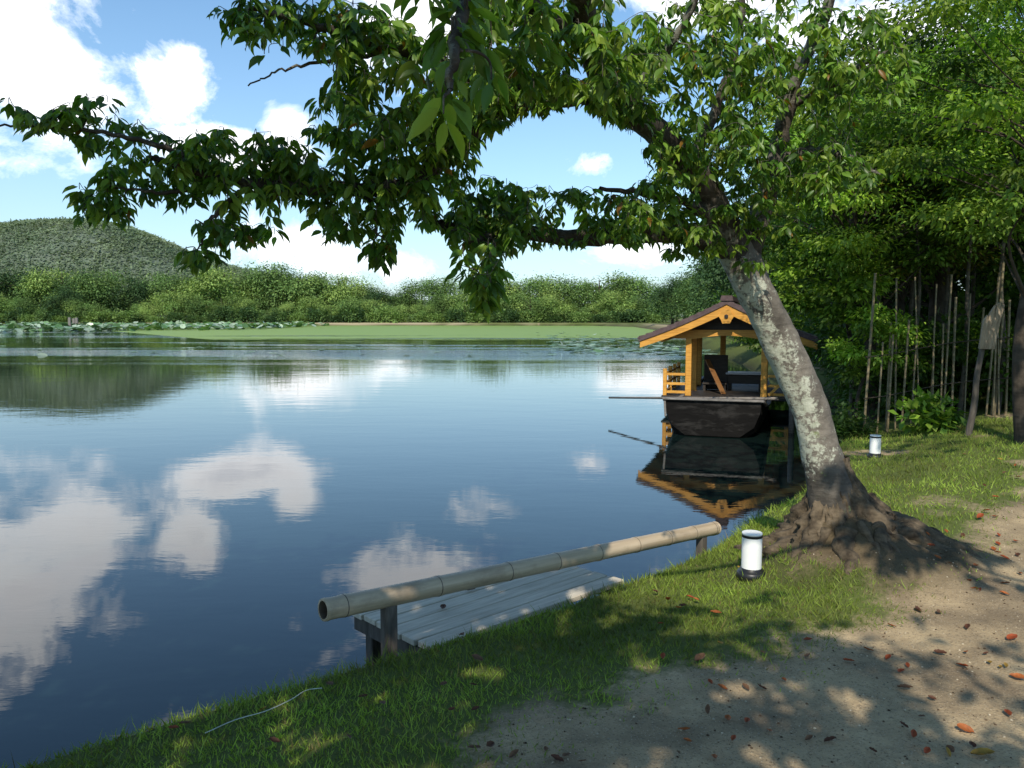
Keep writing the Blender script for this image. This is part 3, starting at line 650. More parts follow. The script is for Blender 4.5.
wood = [
    ('maple_tree', WA, (6.05, 9.3), 1.0, 0.3, 'airy green maple with a slim dark trunk at the right edge of the path'),
    ('maple_tree', WA, (5.9, 13.0), 1.0, 2.4, 'green maple whose sunlit boughs hang over the bamboo fence'),
    ('oak_tree', WB, (7.6, 14.0), 1.0, 1.0, 'broad oak in the shade just behind the bamboo fence'),
    ('oak_tree', WB, (10.2, 12.8), 1.05, 3.2, 'broad oak filling the right edge beyond the wooden board'),
    ('evergreen_tree', WC, (7.4, 17.2), .9, .5, 'dark evergreen on the bank between boat roof and fence'),
    ('evergreen_tree', WC, (9.6, 17.8), 1.0, 2.0, 'dark evergreen deep in the wood behind the leaning board'),
    ('evergreen_tree', WC, (12.6, 16.5), 1.0, 4.0, 'dark evergreen deep in the wood at the right edge'),
    ('oak_tree', WB, (11.2, 23.5), 1.1, 5.0, 'tall oak on the bank behind the boat roof'),
    ('evergreen_tree', WC, (13.5, 24.0), 1.15, 1.4, 'tall dark evergreen behind the oak on the bank'),
    ('evergreen_tree', WC, (16.5, 22.0), 1.15, 2.9, 'tall dark evergreen at the back of the wood on the right'),
    ('oak_tree', WB, (12.9, 33.0), 1.1, .2, 'oak on the shore seen left of the leaning trunk'),
    ('evergreen_tree', WC, (15.0, 41.0), 1.05, 3.6, 'dark evergreen on the shore above the boat ridge'),
    ('evergreen_tree', WC, (15.2, 27.5), 1.2, .9, 'evergreen glimpsed far back in the wood left of the maple trunk'),
    ('evergreen_tree', WC, (19.5, 28.5), 1.25, 2.2, 'evergreen glimpsed far back in the wood at the right edge'),
    ('evergreen_tree', WC, (17.5, 34.5), 1.3, 5.2, 'evergreen behind the tall oak on the bank'),
    ('evergreen_tree', WC, (23.0, 35.0), 1.3, 3.3, 'rearmost evergreen behind the maple trunk'),
    ('evergreen_tree', WC, (22.0, 46.0), 1.3, 1.3, 'rearmost evergreen behind the middle of the bamboo fence'),
    ('evergreen_tree', WC, (28.0, 44.0), 1.4, 4.3, 'rearmost evergreen at the right edge of the wood'),
    ('yellowing_tree', WE, (6.55, 13.6), 1.0, .8, 'small tree with yellow to russet leaves in front of the dark wood'),
    ('sapling', WF, (5.75, 13.2), 1.0, 0.0, 'bright green sapling leaning out beside the right eave of the boat'),
    ('sapling', WD, (5.35, 12.4), .62, 1.7, 'low bright green sapling at the left end of the bamboo fence'),
]
for nm, (mt, mc), (x, y), s, rz, lab in wood:
    place(nm, mt, mc, (x, y, gz(x, y)), lab, 'sapling' if nm == 'sapling' else 'tree', None, s, rz)
# slim bare stems standing in the shade behind the fence
pt = MB(); pt.tube(spline(np.array([(0, 0, -.2), (.05, 0, 1.0), (-.03, .05, 2.2), (.06, 0, 3.6)]), 4), np.linspace(.045, .02, 13), 8)
st = None
for i, (px, Y, s) in enumerate([(852, 13.2, 1.0), (905, 13.6, 1.1), (918, 12.8, .9), (948, 13.5, 1.1), (962, 12.6, 1.0), (1000, 12.2, 1.0), (880, 14.5, 1.2), (935, 15, 1.2), (975, 15, 1.2)]):
    x = (px - 512) / F * Y
    if st is None: st = pt.build('bare_stem', M['pale_bark'], None, True); o = st
    else: o = st.copy(); COL.objects.link(o)
    tag(o, 'slim bare tree stem standing in deep shade behind the bamboo fence', 'tree', 'slim stems behind the fence')
    o.location = (x, Y, gz(x, Y)); o.rotation_euler = (rng.normal() * .04, rng.normal() * .05, i * 1.3); o.scale = (s, s, s)

# understory shrubs
def shrub_mesh(name, r, h, n, ls, tints, seed):
    g = np.random.default_rng(seed); K = 16
    c = norm(g.normal(size=(K, 3))) * g.uniform(.3, .9, (K, 1)) * np.array([r, r, h * .5]) + np.array([0, 0, h * .5]); c[:, 2] = np.maximum(c[:, 2], .12 * h)
    wh = g.integers(0, K, n); d = norm(g.normal(size=(n, 3))); pos = c[wh] + d * (g.random((n, 1)) ** .5) * r * .42
    pos[:, 2] = np.maximum(pos[:, 2], .02)
    ax = norm(d + .6 * norm(g.normal(size=(n, 3))) + np.array([0, 0, -.1])); nr = norm(np.array([0, 0, 1.0]) + .6 * d + .3 * norm(g.normal(size=(n, 3))))
    tint = np.array(tints)[g.integers(0, len(tints), K)][wh] * g.uniform(.7, 1.3, (n, 1)); sz = ls * g.uniform(.6, 1.3, n)
    tb = Tubes()
    for p in c[:9]: tb.add(spline(np.array([(0, 0, -.05), (p[0] * .4, p[1] * .4, p[2] * .6), p]), 4), np.linspace(.014, .004, 9), 5)
    return tb.mesh(name + '_stems'), foliage_mesh(name + '_foliage', pos, ax, nr, sz, tint, width=sz * 1.2)
SA = shrub_mesh('shrub', .95, 1.3, 4200, .10, DARK[1:] + MID[:2], 21); SB = shrub_mesh('broadleaf', .55, .75, 420, .20, BRT + MID, 22); SC = shrub_mesh('bank_bush', .7, .7, 2600, .085, DARK, 23)
def shrub(S, x, y, lab, s=1.0, rz=0.0, group=None, nm='shrub'):
    r = empty(nm, (x, y, gz(x, y) - .02), lab, 'shrub', rz, group); r.scale = (s, s, s)
    link('stems', S[0], M['twig'], r); link('foliage', S[1], M['wood_leaf'], r)
for i, (x, y, s) in enumerate([(6.1, 13.4, 1.0), (7.2, 12.9, 1.1), (8.3, 12.6, 1.0), (9.2, 12.2, 1.1), (8.9, 14.6, 1.3), (7.9, 15.6, 1.3), (10.5, 14.9, 1.4), (9.6, 19.5, 1.6), (11.3, 19.5, 1.7), (13.2, 19.8, 1.8), (8.6, 18.9, 1.3), (10.3, 25.5, 1.6), (11.3, 29.5, 1.8), (12.2, 36.5, 2.0), (13.6, 46, 2.2), (10.9, 16.5, 1.5), (12.2, 14.2, 1.4), (6.9, 15.4, 1.2), (14.5, 17.8, 1.9), (16, 20, 2), (14.2, 22, 2), (18, 24.5, 2.2), (16.8, 26, 2.2), (20, 31, 2.4), (9.9, 21.5, 1.7), (12, 22, 1.8), (14.5, 30.5, 2.3)]):
    shrub(SA, x, y, 'dark leafy shrub filling the shade under the wood', s, i * 1.1, 'dark shrubs under the wood')
shrub(SB, 5.75, 10.9, 'glossy broad-leaved green shrub left of the leaning board', .68, .4, nm='broadleaf_shrub')
shrub(SC, 4.75, 11.6, 'low bush on the bank right behind the far white lamp', .8, 0, nm='bank_bush')
shrub(SC, 7.7, 17.0, 'low bush on the bank beside the stern of the boat', 1.2, 1.2, nm='bank_bush')

# ------------------------------------------------------------------ bamboo fence
fa, fb = np.array([5.15, 11.6]), np.array([7.6, 11.95])
fr_ = empty('bamboo_fence', (*((fa + fb) / 2), gz(*((fa + fb) / 2))), 'rustic bamboo fence of thin uneven poles with cross rails in the shade of the wood', 'fence')
fo = np.array(fr_.location)
def culm(h, r):
    b = MB(); z = 0; prof = []
    while z < h:
        st_ = rng.uniform(.2, .28); prof += [(r, z), (r * .97, z + .02), (r * .97, z + st_ - .02), (r * 1.12, z + st_ - .006)]; z += st_
    b.lathe(prof, n=10); return b
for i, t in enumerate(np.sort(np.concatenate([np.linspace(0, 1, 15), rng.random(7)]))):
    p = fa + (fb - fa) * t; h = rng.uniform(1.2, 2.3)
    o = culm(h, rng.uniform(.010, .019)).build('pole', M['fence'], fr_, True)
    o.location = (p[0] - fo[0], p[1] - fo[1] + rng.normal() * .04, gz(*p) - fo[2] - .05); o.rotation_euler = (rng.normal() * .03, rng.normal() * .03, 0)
for z in (.55, 1.15):
    P = np.array([(*(fa + (fb - fa) * t - fo[:2]), gz(*(fa + (fb - fa) * t)) - fo[2] + z) for t in np.linspace(-.02, 1.02, 9)]); P[:, 1] -= .05
    MB().tube(P, np.full(9, .008), 8).build('rail', M['wood_bark'], fr_, True)

# ------------------------------------------------------------------ leaning board on a stake
b0 = at(967, 437, 10.2); t0 = at(984, 345, 10.0); dirn = norm(t0 - b0)
sb = empty('wooden_board_stake', (b0[0], b0[1], gz(b0[0], b0[1])), 'weathered split wooden board nailed to a crooked leaning stake', 'marker post')
so_ = np.array(sb.location); L = np.linalg.norm(t0 - b0)
P = np.array([b0 - dirn * .2, b0 + dirn * L * .35 + [.015, 0, 0], b0 + dirn * L * .7 - [.02, 0, 0], b0 + dirn * (L + .35)]) - so_
S = spline(P, 5); MB().tube(S, np.linspace(.045, .03, len(S)), 9).build('stake', M['post'], sb, True)
bd = MB(); bx = np.array([1.0, 0, 0]); up = dirn; nrm_ = np.cross(bx, up)
def bp(u, v_, d): return (t0 + bx * u + up * v_ - nrm_ * (-.04 - d) * 1.0) - so_
outl = [(a_ * .82, b_ * .82) for a_, b_ in [(-.11, -.04), (.12, -.05), (.13, .35), (.15, .63), (.09, .60), (.085, .66), (.035, .64), (.03, .40), (.015, .62), (-.045, .50), (-.06, .36), (-.075, .47), (-.12, .38)]]
fr2 = [bp(u, v_, 0) for u, v_ in outl]; bk = [bp(u, v_, .03) for u, v_ in outl]; n = len(outl)
bd.add(fr2 + bk, [tuple(range(n)), tuple(range(2 * n - 1, n - 1, -1))] + [(i, i + n, (i + 1) % n + n, (i + 1) % n) for i in range(n)])
bd.build('split_board', M['signwood'], sb)

# ------------------------------------------------------------------ path lamps
def lamp(x, y, h, r, label):
    z = gz(x, y); e = empty('path_lamp', (x, y, z), label, 'garden lamp', 0, None)
    MB().lathe([(r, .045), (r, h - .028)], n=36, cap=False).build('lamp_shade', M['white'], e, True)
    MB().lathe([(r * 1.025, h - .028), (r * 1.03, h - .014), (r * 1.025, h - .013)], n=36).build('top_band', M['black'], e, True)
    MB().lathe([(r * 1.0, h - .012), (r * 1.0, h), (r * .9, h + .002)], n=36).build('lamp_cap', M['white'], e, True)
    MB().lathe([(r * 1.45, -.03), (r * 1.45, .02), (r * 1.3, .032), (r * 1.08, .034), (r * 1.08, .05), (r * .98, .052)], n=28).build('base', M['black'], e, True)
p1 = atz(751, 580, -.06); lamp(p1[0], p1[1], .275, .062, 'white cylinder lamp on a black base beside the roots of the cherry tree')
p2 = at(875, 452, 9.7); lamp(p2[0], p2[1], .27, .064, 'small white cylinder lamp on the far grass near the bamboo fence')

# ------------------------------------------------------------------ bamboo railing and jetty
A = at(323, 610, 3.95); B = at(716, 528, 6.15)
e = empty('bamboo_railing', (*((A + B) / 2)[:2], -.2), 'low railing of one thick bamboo pole on two short posts along the bank', 'railing')
eo = np.array(e.location); ab = B - A; Lr = np.linalg.norm(ab)
pole = MB(); joint = MB(); ts = [0, .035, .21, .365, .485, .60, .715, .82, .91, .985, 1.0]
rot = Vector(ab).to_track_quat('X', 'Z')
prof = []
def rad_at(t): return .0575 - .006 * t
segs = []
for a_, b_ in zip(ts[:-1], ts[1:]):
    segs += [(a_ + .004, rad_at(a_) * 1.04), (a_ + .010, rad_at(a_) * .985), (b_ - .010, rad_at(b_) * .985), (b_ - .003, rad_at(b_) * 1.035), (b_ - .0006, rad_at(b_) * 1.0)]
ring = 28; vs = []; fs = []
segs = [(0.0, rad_at(0) * .80), (0.0, rad_at(0))] + segs
for t, r in segs: vs += [(t * Lr, r * math.cos(2 * math.pi * i / ring), r * math.sin(2 * math.pi * i / ring)) for i in range(ring)]
for k in range(len(segs) - 1):
    for i in range(ring): j = (i + 1) % ring; fs.append((k * ring + j, k * ring + i, k * ring + ring + i, k * ring + ring + j))
fs.append(tuple(range((len(segs) - 1) * ring, len(segs) * ring)))
pole.add(vs, fs); po = pole.build('bamboo_pole', M['bamboo'], e, True)
po.location = tuple(A - eo); po.rotation_mode = 'QUATERNION'; po.rotation_quaternion = rot
# hollow near end
hv = []; hf = []
for x_, k in ((.001, .80), (.10, .78)): hv += [(x_, rad_at(0) * k * math.cos(2 * math.pi * i / ring), rad_at(0) * k * math.sin(2 * math.pi * i / ring)) for i in range(ring)]
for i in range(ring): j = (i + 1) % ring; hf.append((i, j, ring + j, ring + i))
hf.append(tuple(range(2 * ring - 1, ring - 1, -1)))
ho = MB().add(hv, hf).build('hollow_end', M['bamboo_dark'], po, True)
for t in ts[1:-1]:
    r = rad_at(t); MB().add([(t * Lr + dx, r * k * math.cos(2 * math.pi * i / ring), r * k * math.sin(2 * math.pi * i / ring)) for dx, k in ((-.005, 1.003), (-.002, 1.05), (.002, 1.003)) for i in range(ring)],
                          [(kk_ * ring + (i + 1) % ring, kk_ * ring + i, kk_ * ring + ring + i, kk_ * ring + ring + (i + 1) % ring) for kk_ in range(2) for i in range(ring)]).build('joint_ring', M['bamboo_dark'], po, True)
for t, wdt in ((.115, .075), (.945, .07)):
    c = A + ab * t; zt = c[2] - rad_at(t) + .018; zb = gz(c[0], c[1]) - .3
    MB().box((c[0] - eo[0], c[1] - eo[1], (zt + zb) / 2 - eo[2]), (wdt, wdt * .9, zt - zb), Matrix.Rotation(math.atan2(ab[1], ab[0]), 3, 'Z'), .008).build('post', M['post'], e)

n0_ = atz(430, 648, -.24); n1_ = atz(624, 580, -.24)
dx_ = norm((n1_ - n0_)[:2]); pe = np.array([-dx_[1], dx_[0]])
Ld = np.linalg.norm((n1_ - n0_)[:2]); Wd = .82; ang = math.atan2(dx_[1], dx_[0])
dk = empty('wooden_jetty', (n0_[0], n0_[1], -.24), 'small grey plank jetty at the water edge behind the bamboo railing', 'jetty', ang)
pb = MB(); npl = 6; pw = Wd / npl
for i in range(npl):
    pb.box((Ld / 2 + rng.normal() * .008, (i + .5) * pw, -.018 + rng.normal() * .0015), (Ld, pw - .011, .036), None, .004)
pb.build('planks', M['deckwood'], dk)
fb_ = MB()
for x_ in (.04, Ld / 2, Ld - .04): fb_.box((x_, Wd / 2, -.085), (.06, Wd - .03, .09))
fb_.build('joists', M['post'], dk)
for x_ in (.1, Ld - .1):
    for y_ in (.1, Wd - .1): MB().box((x_, y_, -.62), (.08, .08, .98), None, .006).build('pile', M['post'], dk)

# ------------------------------------------------------------------ roofed boat
yaw = R(-18)
bt = empty('roofed_boat', (5.10, 19.0, WATER), 'wooden pleasure boat with new orange timber cabin and dark gabled roof moored by the bank', 'boat', yaw)
secs = [(-4.45, .90, .97, .02, .68), (-4.3, .92, 1.0, -.10, .66), (-3.6, .95, 1.04, -.20, .52), (-2.4, .98, 1.08, -.22, .40), (-1.0, 1.0, 1.12, -.22, .33), (1.5, 1.0, 1.12, -.22, .30), (3.2, .98, 1.08, -.2, .34), (4.3, .85, .98, -.05, .46)]
secs = [(a_, b_ * .89, c_ * .89, d_, e_) for a_, b_, c_, d_, e_ in secs]
hv = []; hf = []; NS = 8
for y, wb, wt, zb, zt in secs:
    half = [(wt, zt), (wt * .985, zt - .30 * (zt - zb)), (wb * .93, zb + .28 * (zt - zb)), (wb * .62, zb)]
    hv += [(-a_, y, b_) for a_, b_ in half] + [(a_, y, b_) for a_, b_ in half[::-1]]
for k in range(len(secs) - 1):
    for i in range(NS - 1): hf.append((k * NS + i, k * NS + i + 1, k * NS + NS + 1 + i, k * NS + NS + i))
hf += [tuple(range(NS - 1, -1, -1)), tuple(len(hv) - NS + i for i in range(NS))]
MB().add(hv, hf).build('hull', M['hull'], bt)
rm = MB()
for (y0, _, w0, _, z0), (y1, _, w1, _, z1) in zip(secs[:-1], secs[1:]):
    for s in (-1, 1): rm.bar((s * w0, y0, z0 + .012), (s * w1, y1, z1 + .012), .09, .05)
rm.build('gunwale', M['rim'], bt)
MB().bar((-.92, -4.47, .70), (.92, -4.47, .70), .10, .04, .01).build('bow_rail', M['rim'], bt)
MB().bar((-.88, -4.47, .66), (-.86, -4.47, .36), .03, .04, .006).build('bow_edge', M['rim'], bt)
dkm = MB(); dv_ = [(-w * .96, y, z - .07) for y, _, w, _, z in secs] + [(w * .96, y, z - .07) for y, _, w, _, z in secs]; ns = len(secs)
dkm.add(dv_, [(i, i + ns, i + ns + 1, i + 1) for i in range(ns - 1)]).build('deck', M['rim'], bt)
CL = 2.9
MB().box((0, CL / 2 - .05, .305), (3.0, CL + .3, .06), None, .01).build('cabin_floor', M['darkwood'], bt)
for x_, y_ in ((-.88, 0), (.86, 0), (-.88, CL), (.86, CL), (-.25, CL), (-.88, CL / 2), (.86, CL / 2)):
    MB().box((x_, y_, 1.03), (.14, .14, 1.40), None, .008).build('post', M['orange'], bt)
# curved tie beams
for y_ in (0, CL):
    up_ = [(-1.28, 1.72), (-1.28, 1.88), (1.28, 1.88), (1.28, 1.72)]
    low = [(x_, 1.70 + .085 * max(0, 1 - (x_ / .74) ** 2)) for x_ in np.linspace(.78, -.78, 13)]
    MB().prism([(1.28, 1.72)] + low + [(-1.28, 1.72), (-1.28, 1.92), (1.28, 1.92)], y_ - .07, y_ + .07).build('tie_beam', M['orange_y'], bt)
    MB().prism([(-.95, 1.923), (.95, 1.923), (0, 2.40)], y_ - .02, y_ + .02).build('gable_board', M['darkwood'], bt)
for s in (-1, 1): MB().box((s * 1.10, CL / 2, 1.905), (.12, CL + .5, .12), None, .006).build('wall_plate', M['orange_y'], bt)
Y0, Y1 = -.50, CL + .45; ZR = 2.60; HW = 2.02; ZE = 1.72
def rz_(t): return ZR + (ZE - ZR) * (t * .98 + .02 * t) + -.045 * math.sin(math.pi * t)    # faint sag of the slope
for s in (-1, 1):
    th = np.linspace(0, 1, 12)
    rf = MB(); K = 12                                   # stepped courses
    for k in range(K):
        t0_, t1_ = k / K, (k + 1) / K
        a_ = (s * HW * t0_, rz_(t0_) + .0); b_ = (s * HW * t1_, rz_(t1_) + .022)
        poly = [(a_[0], a_[1] - .08), (b_[0], b_[1] - .102), (b_[0], b_[1] + .03), (a_[0], a_[1] + .03)]
        rf.prism(poly if s > 0 else poly[::-1], Y0, Y1)
    rf.build('roof_slope', M['roof'], bt)
    ts_ = np.linspace(0.0, .985, 10)
    top_ = [(s * HW * t, rz_(t) - .085) for t in ts_]; bot = [(s * HW * t, rz_(t) - .085 - .20 + .05 * t) for t in ts_[::-1]]
    MB().prism(top_ + bot, Y0 + .03, Y0 + .085).build('bargeboard', M['orange_y'], bt)
    MB().prism(top_ + bot, Y1 - .085, Y1 - .03).build('bargeboard', M['orange_y'], bt)
    MB().box((s * 1.21, CL / 2, rz_(.6) - .20), (.12, CL + .86, .12), None, .006).build('purlin', M['orange_y'], bt)
    MB().prism([(s * 1.95, rz_(.96) - .08), (s * .3, rz_(.15) - .09), (s * .3, rz_(.15) - .12), (s * 1.95, rz_(.96) - .11)], Y0 + .09, Y1 - .09).build('soffit', M['orange_y'], bt)
    MB().bar((s * HW, Y0, ZE + .0), (s * HW, Y1, ZE + .0), .05, .05).build('eave_trim', M['roof'], bt)
MB().prism([(-.15, ZR + .0), (-.12, ZR + .12), (.12, ZR + .12), (.15, ZR + .0)], Y0 - .03, Y1 + .03).build('ridge_cap', M['roof'], bt)
MB().box((0, CL / 2, ZR - .22), (.14, CL + .84, .14), None, .006).build('ridge_beam', M['orange_y'], bt)
hexa = [(.17 * math.sin(a_) * (1 if k_ % 2 else .82), ZR - .36 + .19 * math.cos(a_) * (1 if k_ % 2 else .82)) for k_, a_ in enumerate(np.linspace(0, 2 * math.pi, 12, endpoint=False))]
gp = MB().prism(hexa, Y0 - .03, Y0 + .028).build('gable_pendant', M['orange_y'], bt)
MB().prism([(.05 * math.sin(a_), ZR - .36 + .05 * math.cos(a_)) for a_ in np.linspace(0, 2 * math.pi, 6, endpoint=False)], Y0 - .055, Y0 - .031).build('boss', M['darkwood'], gp)
for s in (-1, 1):
    r_ = MB()
    for y_ in (-.08, CL * .33, CL * .67, CL): r_.box((s * 1.43, y_, .65), (.09, .09, .66), None, .006)
    for z_ in (.42, .62, .85):
        r_.bar((s * 1.43, -.08, z_), (s * 1.43, CL, z_), .05, .06); r_.bar((s * 1.386, -.08, z_), (s * .951, -.08, z_), .05, .06)
    if s > 0: r_.bar((.97, -.12, .40), (1.40, -.12, .84), .035, .06)
    r_.build('railing', M['orange'], bt)
Rb = Matrix.Rotation(yaw, 4, 'Z'); base = Vector(bt.location)
def onboat(x, y, z): return base + Rb @ Vector((x, y, z))
tb_ = empty('cabin_table', onboat(.38, 1.9, .335), 'grey topped table with dark sides inside the boat cabin', 'table', yaw)
MB().box((0, 0, .44), (.95, .6, .05), None, .01).build('table_top', M['table'], tb_)
MB().box((0, 0, .29), (.86, .5, .22), None, .01).build('apron', M['darkwood'], tb_)
for sx in (-1, 1):
    for sy in (-1, 1): MB().box((sx * .38, sy * .2, .09), (.08, .08, .18)).build('leg', M['darkwood'], tb_)
bn = empty('cabin_bench', onboat(-.35, 1.45, .335), 'dark high-backed bench inside the boat cabin', 'bench', yaw)
MB().box((0, 0, .20), (.6, .5, .05), None, .01).build('seat', M['darkwood'], bn); MB().box((0, .27, .46), (.6, .05, .9), None, .01).build('backrest', M['darkwood'], bn)
for sx in (-1, 1): MB().box((sx * .25, 0, .0875), (.06, .44, .175)).build('leg', M['darkwood'], bn)
pl = MB().bar(onboat(-.08, .55, .34), onboat(-.52, .98, 1.16), .14, .03, .004).build('leaning_plank', M['darkorange']); tag(pl, 'loose brown plank leaning against the bench in the boat cabin', 'plank')
pA = onboat(-2.5, -1.6, .385); pB = onboat(1.15, -4.42, .755)
pp = MB().tube([pA, (pA + pB) / 2 + Vector((0, 0, .0)), pB], [.022, .026, .028], 8).build('punt_pole', M['pole'], None, True); tag(pp, 'long thin punting pole lying across the bow of the boat', 'pole')
mp_ = MB().lathe([(.06, -.8), (.055, .95), (.045, .98)], n=12).build('mooring_post', M['pole'], None, True); mp_.location = onboat(1.42, -3.4, 0); tag(mp_, 'grey mooring post in the water at the right side of the bow', 'post')

# ------------------------------------------------------------------ far shore trees
LIGHT = [(.155, .25, .07), (.185, .28, .075), (.215, .295, .08)]; MIDF = [(.11, .19, .055), (.14, .22, .065)]; DKF = [(.05, .10, .036), (.062, .118, .04)]  # slightly desaturated, distance haze put into the tints
FV = [tree_meshes('far_pale', 9, 5.0, .3, .22, 9000, .36, 31, LIGHT, 22, .72, trunk_n=6, big=1.25), tree_meshes('far_pale_wide', 8.2, 6.0, .2, .2, 9000, .36, 32, LIGHT + MIDF, 26, .6, trunk_n=6, big=1.15),
      tree_meshes('far_mid', 10, 5.2, .3, .24, 9000, .38, 33, MIDF, 20, .75, trunk_n=6, big=1.3), tree_meshes('far_dark', 10.5, 4.6, .3, .25, 9000, .38, 34, DKF, 20, .85, trunk_n=6, big=1.3)]
KN = ['pale yellow-green', 'pale spreading', 'mid-green', 'dark green']; CN = ['pale_tree', 'spreading_tree', 'broadleaf_tree', 'dark_tree']
profx = [-40, 0, 60, 110, 160, 215, 262, 330, 360, 385, 420, 440, 470, 500, 560, 600, 640, 700, 760]
profy = [262, 265, 268, 262, 270, 268, 265, 262, 275, 290, 284, 265, 282, 272, 268, 273, 280, 270, 268]
def where_(px): return 'behind the lotus bed under the hill' if px < 225 else ('in the middle of the far shore' if px < 440 else 'on the right half of the far shore')
def far_tree(x, y, kind, h, row):
    px, _, _ = project(np.array([x, y, 3.0])); mt, mc = FV[kind]; h0 = [9, 8.2, 10, 10.5][kind]; s = h / h0
    lab = f"{KN[kind]} tree {'at the water edge' if row == 0 else 'rising in the back row'} {where_(float(px))}"
    r = place(CN[kind], mt, mc, (x, y, gz(x, y) - .1), lab, 'tree', 'trees along the far shore', s, rng.uniform(0, 6.28), 'wood_bark', 'far_leaf')
    r.scale = (s * rng.uniform(.95, 1.3), s * rng.uniform(.95, 1.3), s)
x = -150.0
while x < 48:
    y = 199 + rng.uniform(-2.5, 2.5) + max(0, (x - 15)) * -.12
    far_tree(x, y, int(rng.choice([0, 1, 2, 0, 1, 3])), rng.uniform(5.0, 9.6) if rng.random() > .2 else rng.uniform(3.0, 4.5), 0); x += rng.uniform(4.0, 6.4)
FS = [shrub_mesh('far_bush', 3.4, 3.0, 2600, .40, LIGHT, 41), shrub_mesh('far_bush_dark', 3.2, 3.2, 2600, .40, MIDF + DKF, 42)]
x = -152.0; i = 0
while x < 34:
    y = 194.6 + rng.uniform(-.8, 1.2) + max(0, x - 10) * -.12; px, _, _ = project(np.array([x, y, 1.0])); k = int(rng.random() < .55); sc = rng.uniform(.65, 1.25)
    r = empty('bush', (x, y, gz(x, y) - .2), f"low {'mid-green' if k else 'pale green'} bush {where_(float(px))}", 'bush', rng.uniform(0, 6.28), 'bushes along the far shore'); r.scale = (sc, sc, sc * rng.uniform(.6, 1.1))
    link('stems', FS[k][0], M['wood_bark'], r); link('foliage', FS[k][1], M['far_leaf'], r); x += rng.uniform(2.4, 5.2)
x = -165.0
while x < 70:
    y = 212 + rng.uniform(-3, 6); px = 512 + F * x / y
    zt = 1.6 + (316 - np.interp(px, profx, profy)) / F * y
    far_tree(x, y, int(rng.choice([0, 2, 2, 3, 1])), zt * rng.uniform(.84, 1.12), 1); x += rng.uniform(4.6, 7.0)
for i, (x, y, h, k) in enumerate([(30, 150, 9.5, 3), (31, 132, 10, 3), (28, 116, 9, 2), (26, 100, 10, 3), (23.5, 88, 9.5, 3), (21.5, 77, 9, 2), (19.5, 66, 9.5, 3), (17.8, 57, 9, 3), (17, 48, 9, 3), (24, 60, 11, 3), (29, 80, 12, 3), (35, 105, 12, 3), (39, 135, 12, 2), (40, 165, 11, 3)]):
    mt, mc = FV[k]; r = place(CN[k], mt, mc, (x, y, gz(x, y)), f"{'dark' if k == 3 else 'mid-green'} tree on the shaded right-hand shore beyond the boat", 'tree', 'trees on the right shore', h / 10.3, i * 1.7, 'wood_bark', 'far_leaf')

# wooded hill
hx = np.linspace(-1400, 60, 240); hy = np.linspace(700, 1500, 90); HX, HY = np.meshgrid(hx, hy)
U = HX / HY * 900
prof_h = np.interp(U, [-1400, -760, -600, -540, -500, -470, -430, -400, -370, -340, -300, -250, -150, 0], [60, 92, 101, 107, 109, 108, 102, 91, 77, 64, 52, 42, 22, 0])
HZ = prof_h * sstep(690, 930, HY) * (HY / 930) * np.where(HY > 930, 1 - sstep(1000, 1500, HY), 1)
HZ = HZ + (2.2 * vf(HX / 14, HY / 14, 3) + 5 * vf(HX / 60, HY / 60, 3)) * np.clip(HZ / 20, 0, 1) - 1
idx = np.arange(HX.size).reshape(HX.shape); Q = np.stack([idx[:-1, :-1], idx[:-1, 1:], idx[1:, 1:], idx[1:, :-1]], -1).reshape(-1, 4)
hme = np_mesh('wooded_hill', np.stack([HX, HY, HZ], -1).reshape(-1, 3), Q.ravel(), np.arange(len(Q)) * 4, smooth=True)
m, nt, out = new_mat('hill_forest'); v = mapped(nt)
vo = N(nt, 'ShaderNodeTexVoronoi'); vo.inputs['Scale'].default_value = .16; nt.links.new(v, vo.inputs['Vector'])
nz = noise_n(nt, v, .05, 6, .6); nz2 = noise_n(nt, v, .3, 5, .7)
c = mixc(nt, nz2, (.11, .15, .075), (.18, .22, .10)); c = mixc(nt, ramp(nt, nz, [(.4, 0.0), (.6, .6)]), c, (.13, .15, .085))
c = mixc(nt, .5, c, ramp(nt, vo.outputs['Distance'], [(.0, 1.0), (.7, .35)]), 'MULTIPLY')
c = mixc(nt, .18, c, (.30, .38, .42))  # aerial haze blended into the hill colour
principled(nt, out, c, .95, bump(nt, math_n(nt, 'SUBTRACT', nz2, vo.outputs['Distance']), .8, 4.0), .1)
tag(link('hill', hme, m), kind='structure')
# a leafy skin of tree crowns on the hill face
n = 90000; ux = rng.uniform(-760, -20, n); uy = rng.uniform(700, 1000, n); X_ = ux * uy / 900
ph = np.interp(ux, [-1400, -760, -600, -540, -500, -470, -430, -400, -370, -340, -300, -250, -150, 0], [60, 92, 101, 107, 109, 108, 102, 91, 77, 64, 52, 42, 22, 0]) * sstep(690, 930, uy) * (uy / 930) * np.where(uy > 930, 1 - sstep(1000, 1500, uy), 1)
pos = np.stack([X_, uy, ph + rng.uniform(-1, 4, n)], 1); k_ = ph > 4; pos = pos[k_]; n = len(pos)
d = rnd(n); cv_ = np.clip(.5 + vf(pos[:, 0] / 40, pos[:, 1] / 40, 3), 0, 1)[:, None]
tint = ((1 - cv_) * np.array([.135, .19, .115]) + cv_ * np.array([.19, .24, .135])) * rng.uniform(.75, 1.15, (n, 1)) * (1 + .6 * vf(pos[:, 0] / 9, pos[:, 2] / 6, 2))[:, None]  # forest tints paled towards haze
fo_ = link('hill_forest', foliage_mesh('hill_forest', pos, norm(d * [1, 1, .4]), norm(d * .5 + [0, -.4, 1]), rng.uniform(2.2, 4.8, n), tint, width=rng.uniform(2.4, 4.8, n)), M['far_leaf'])
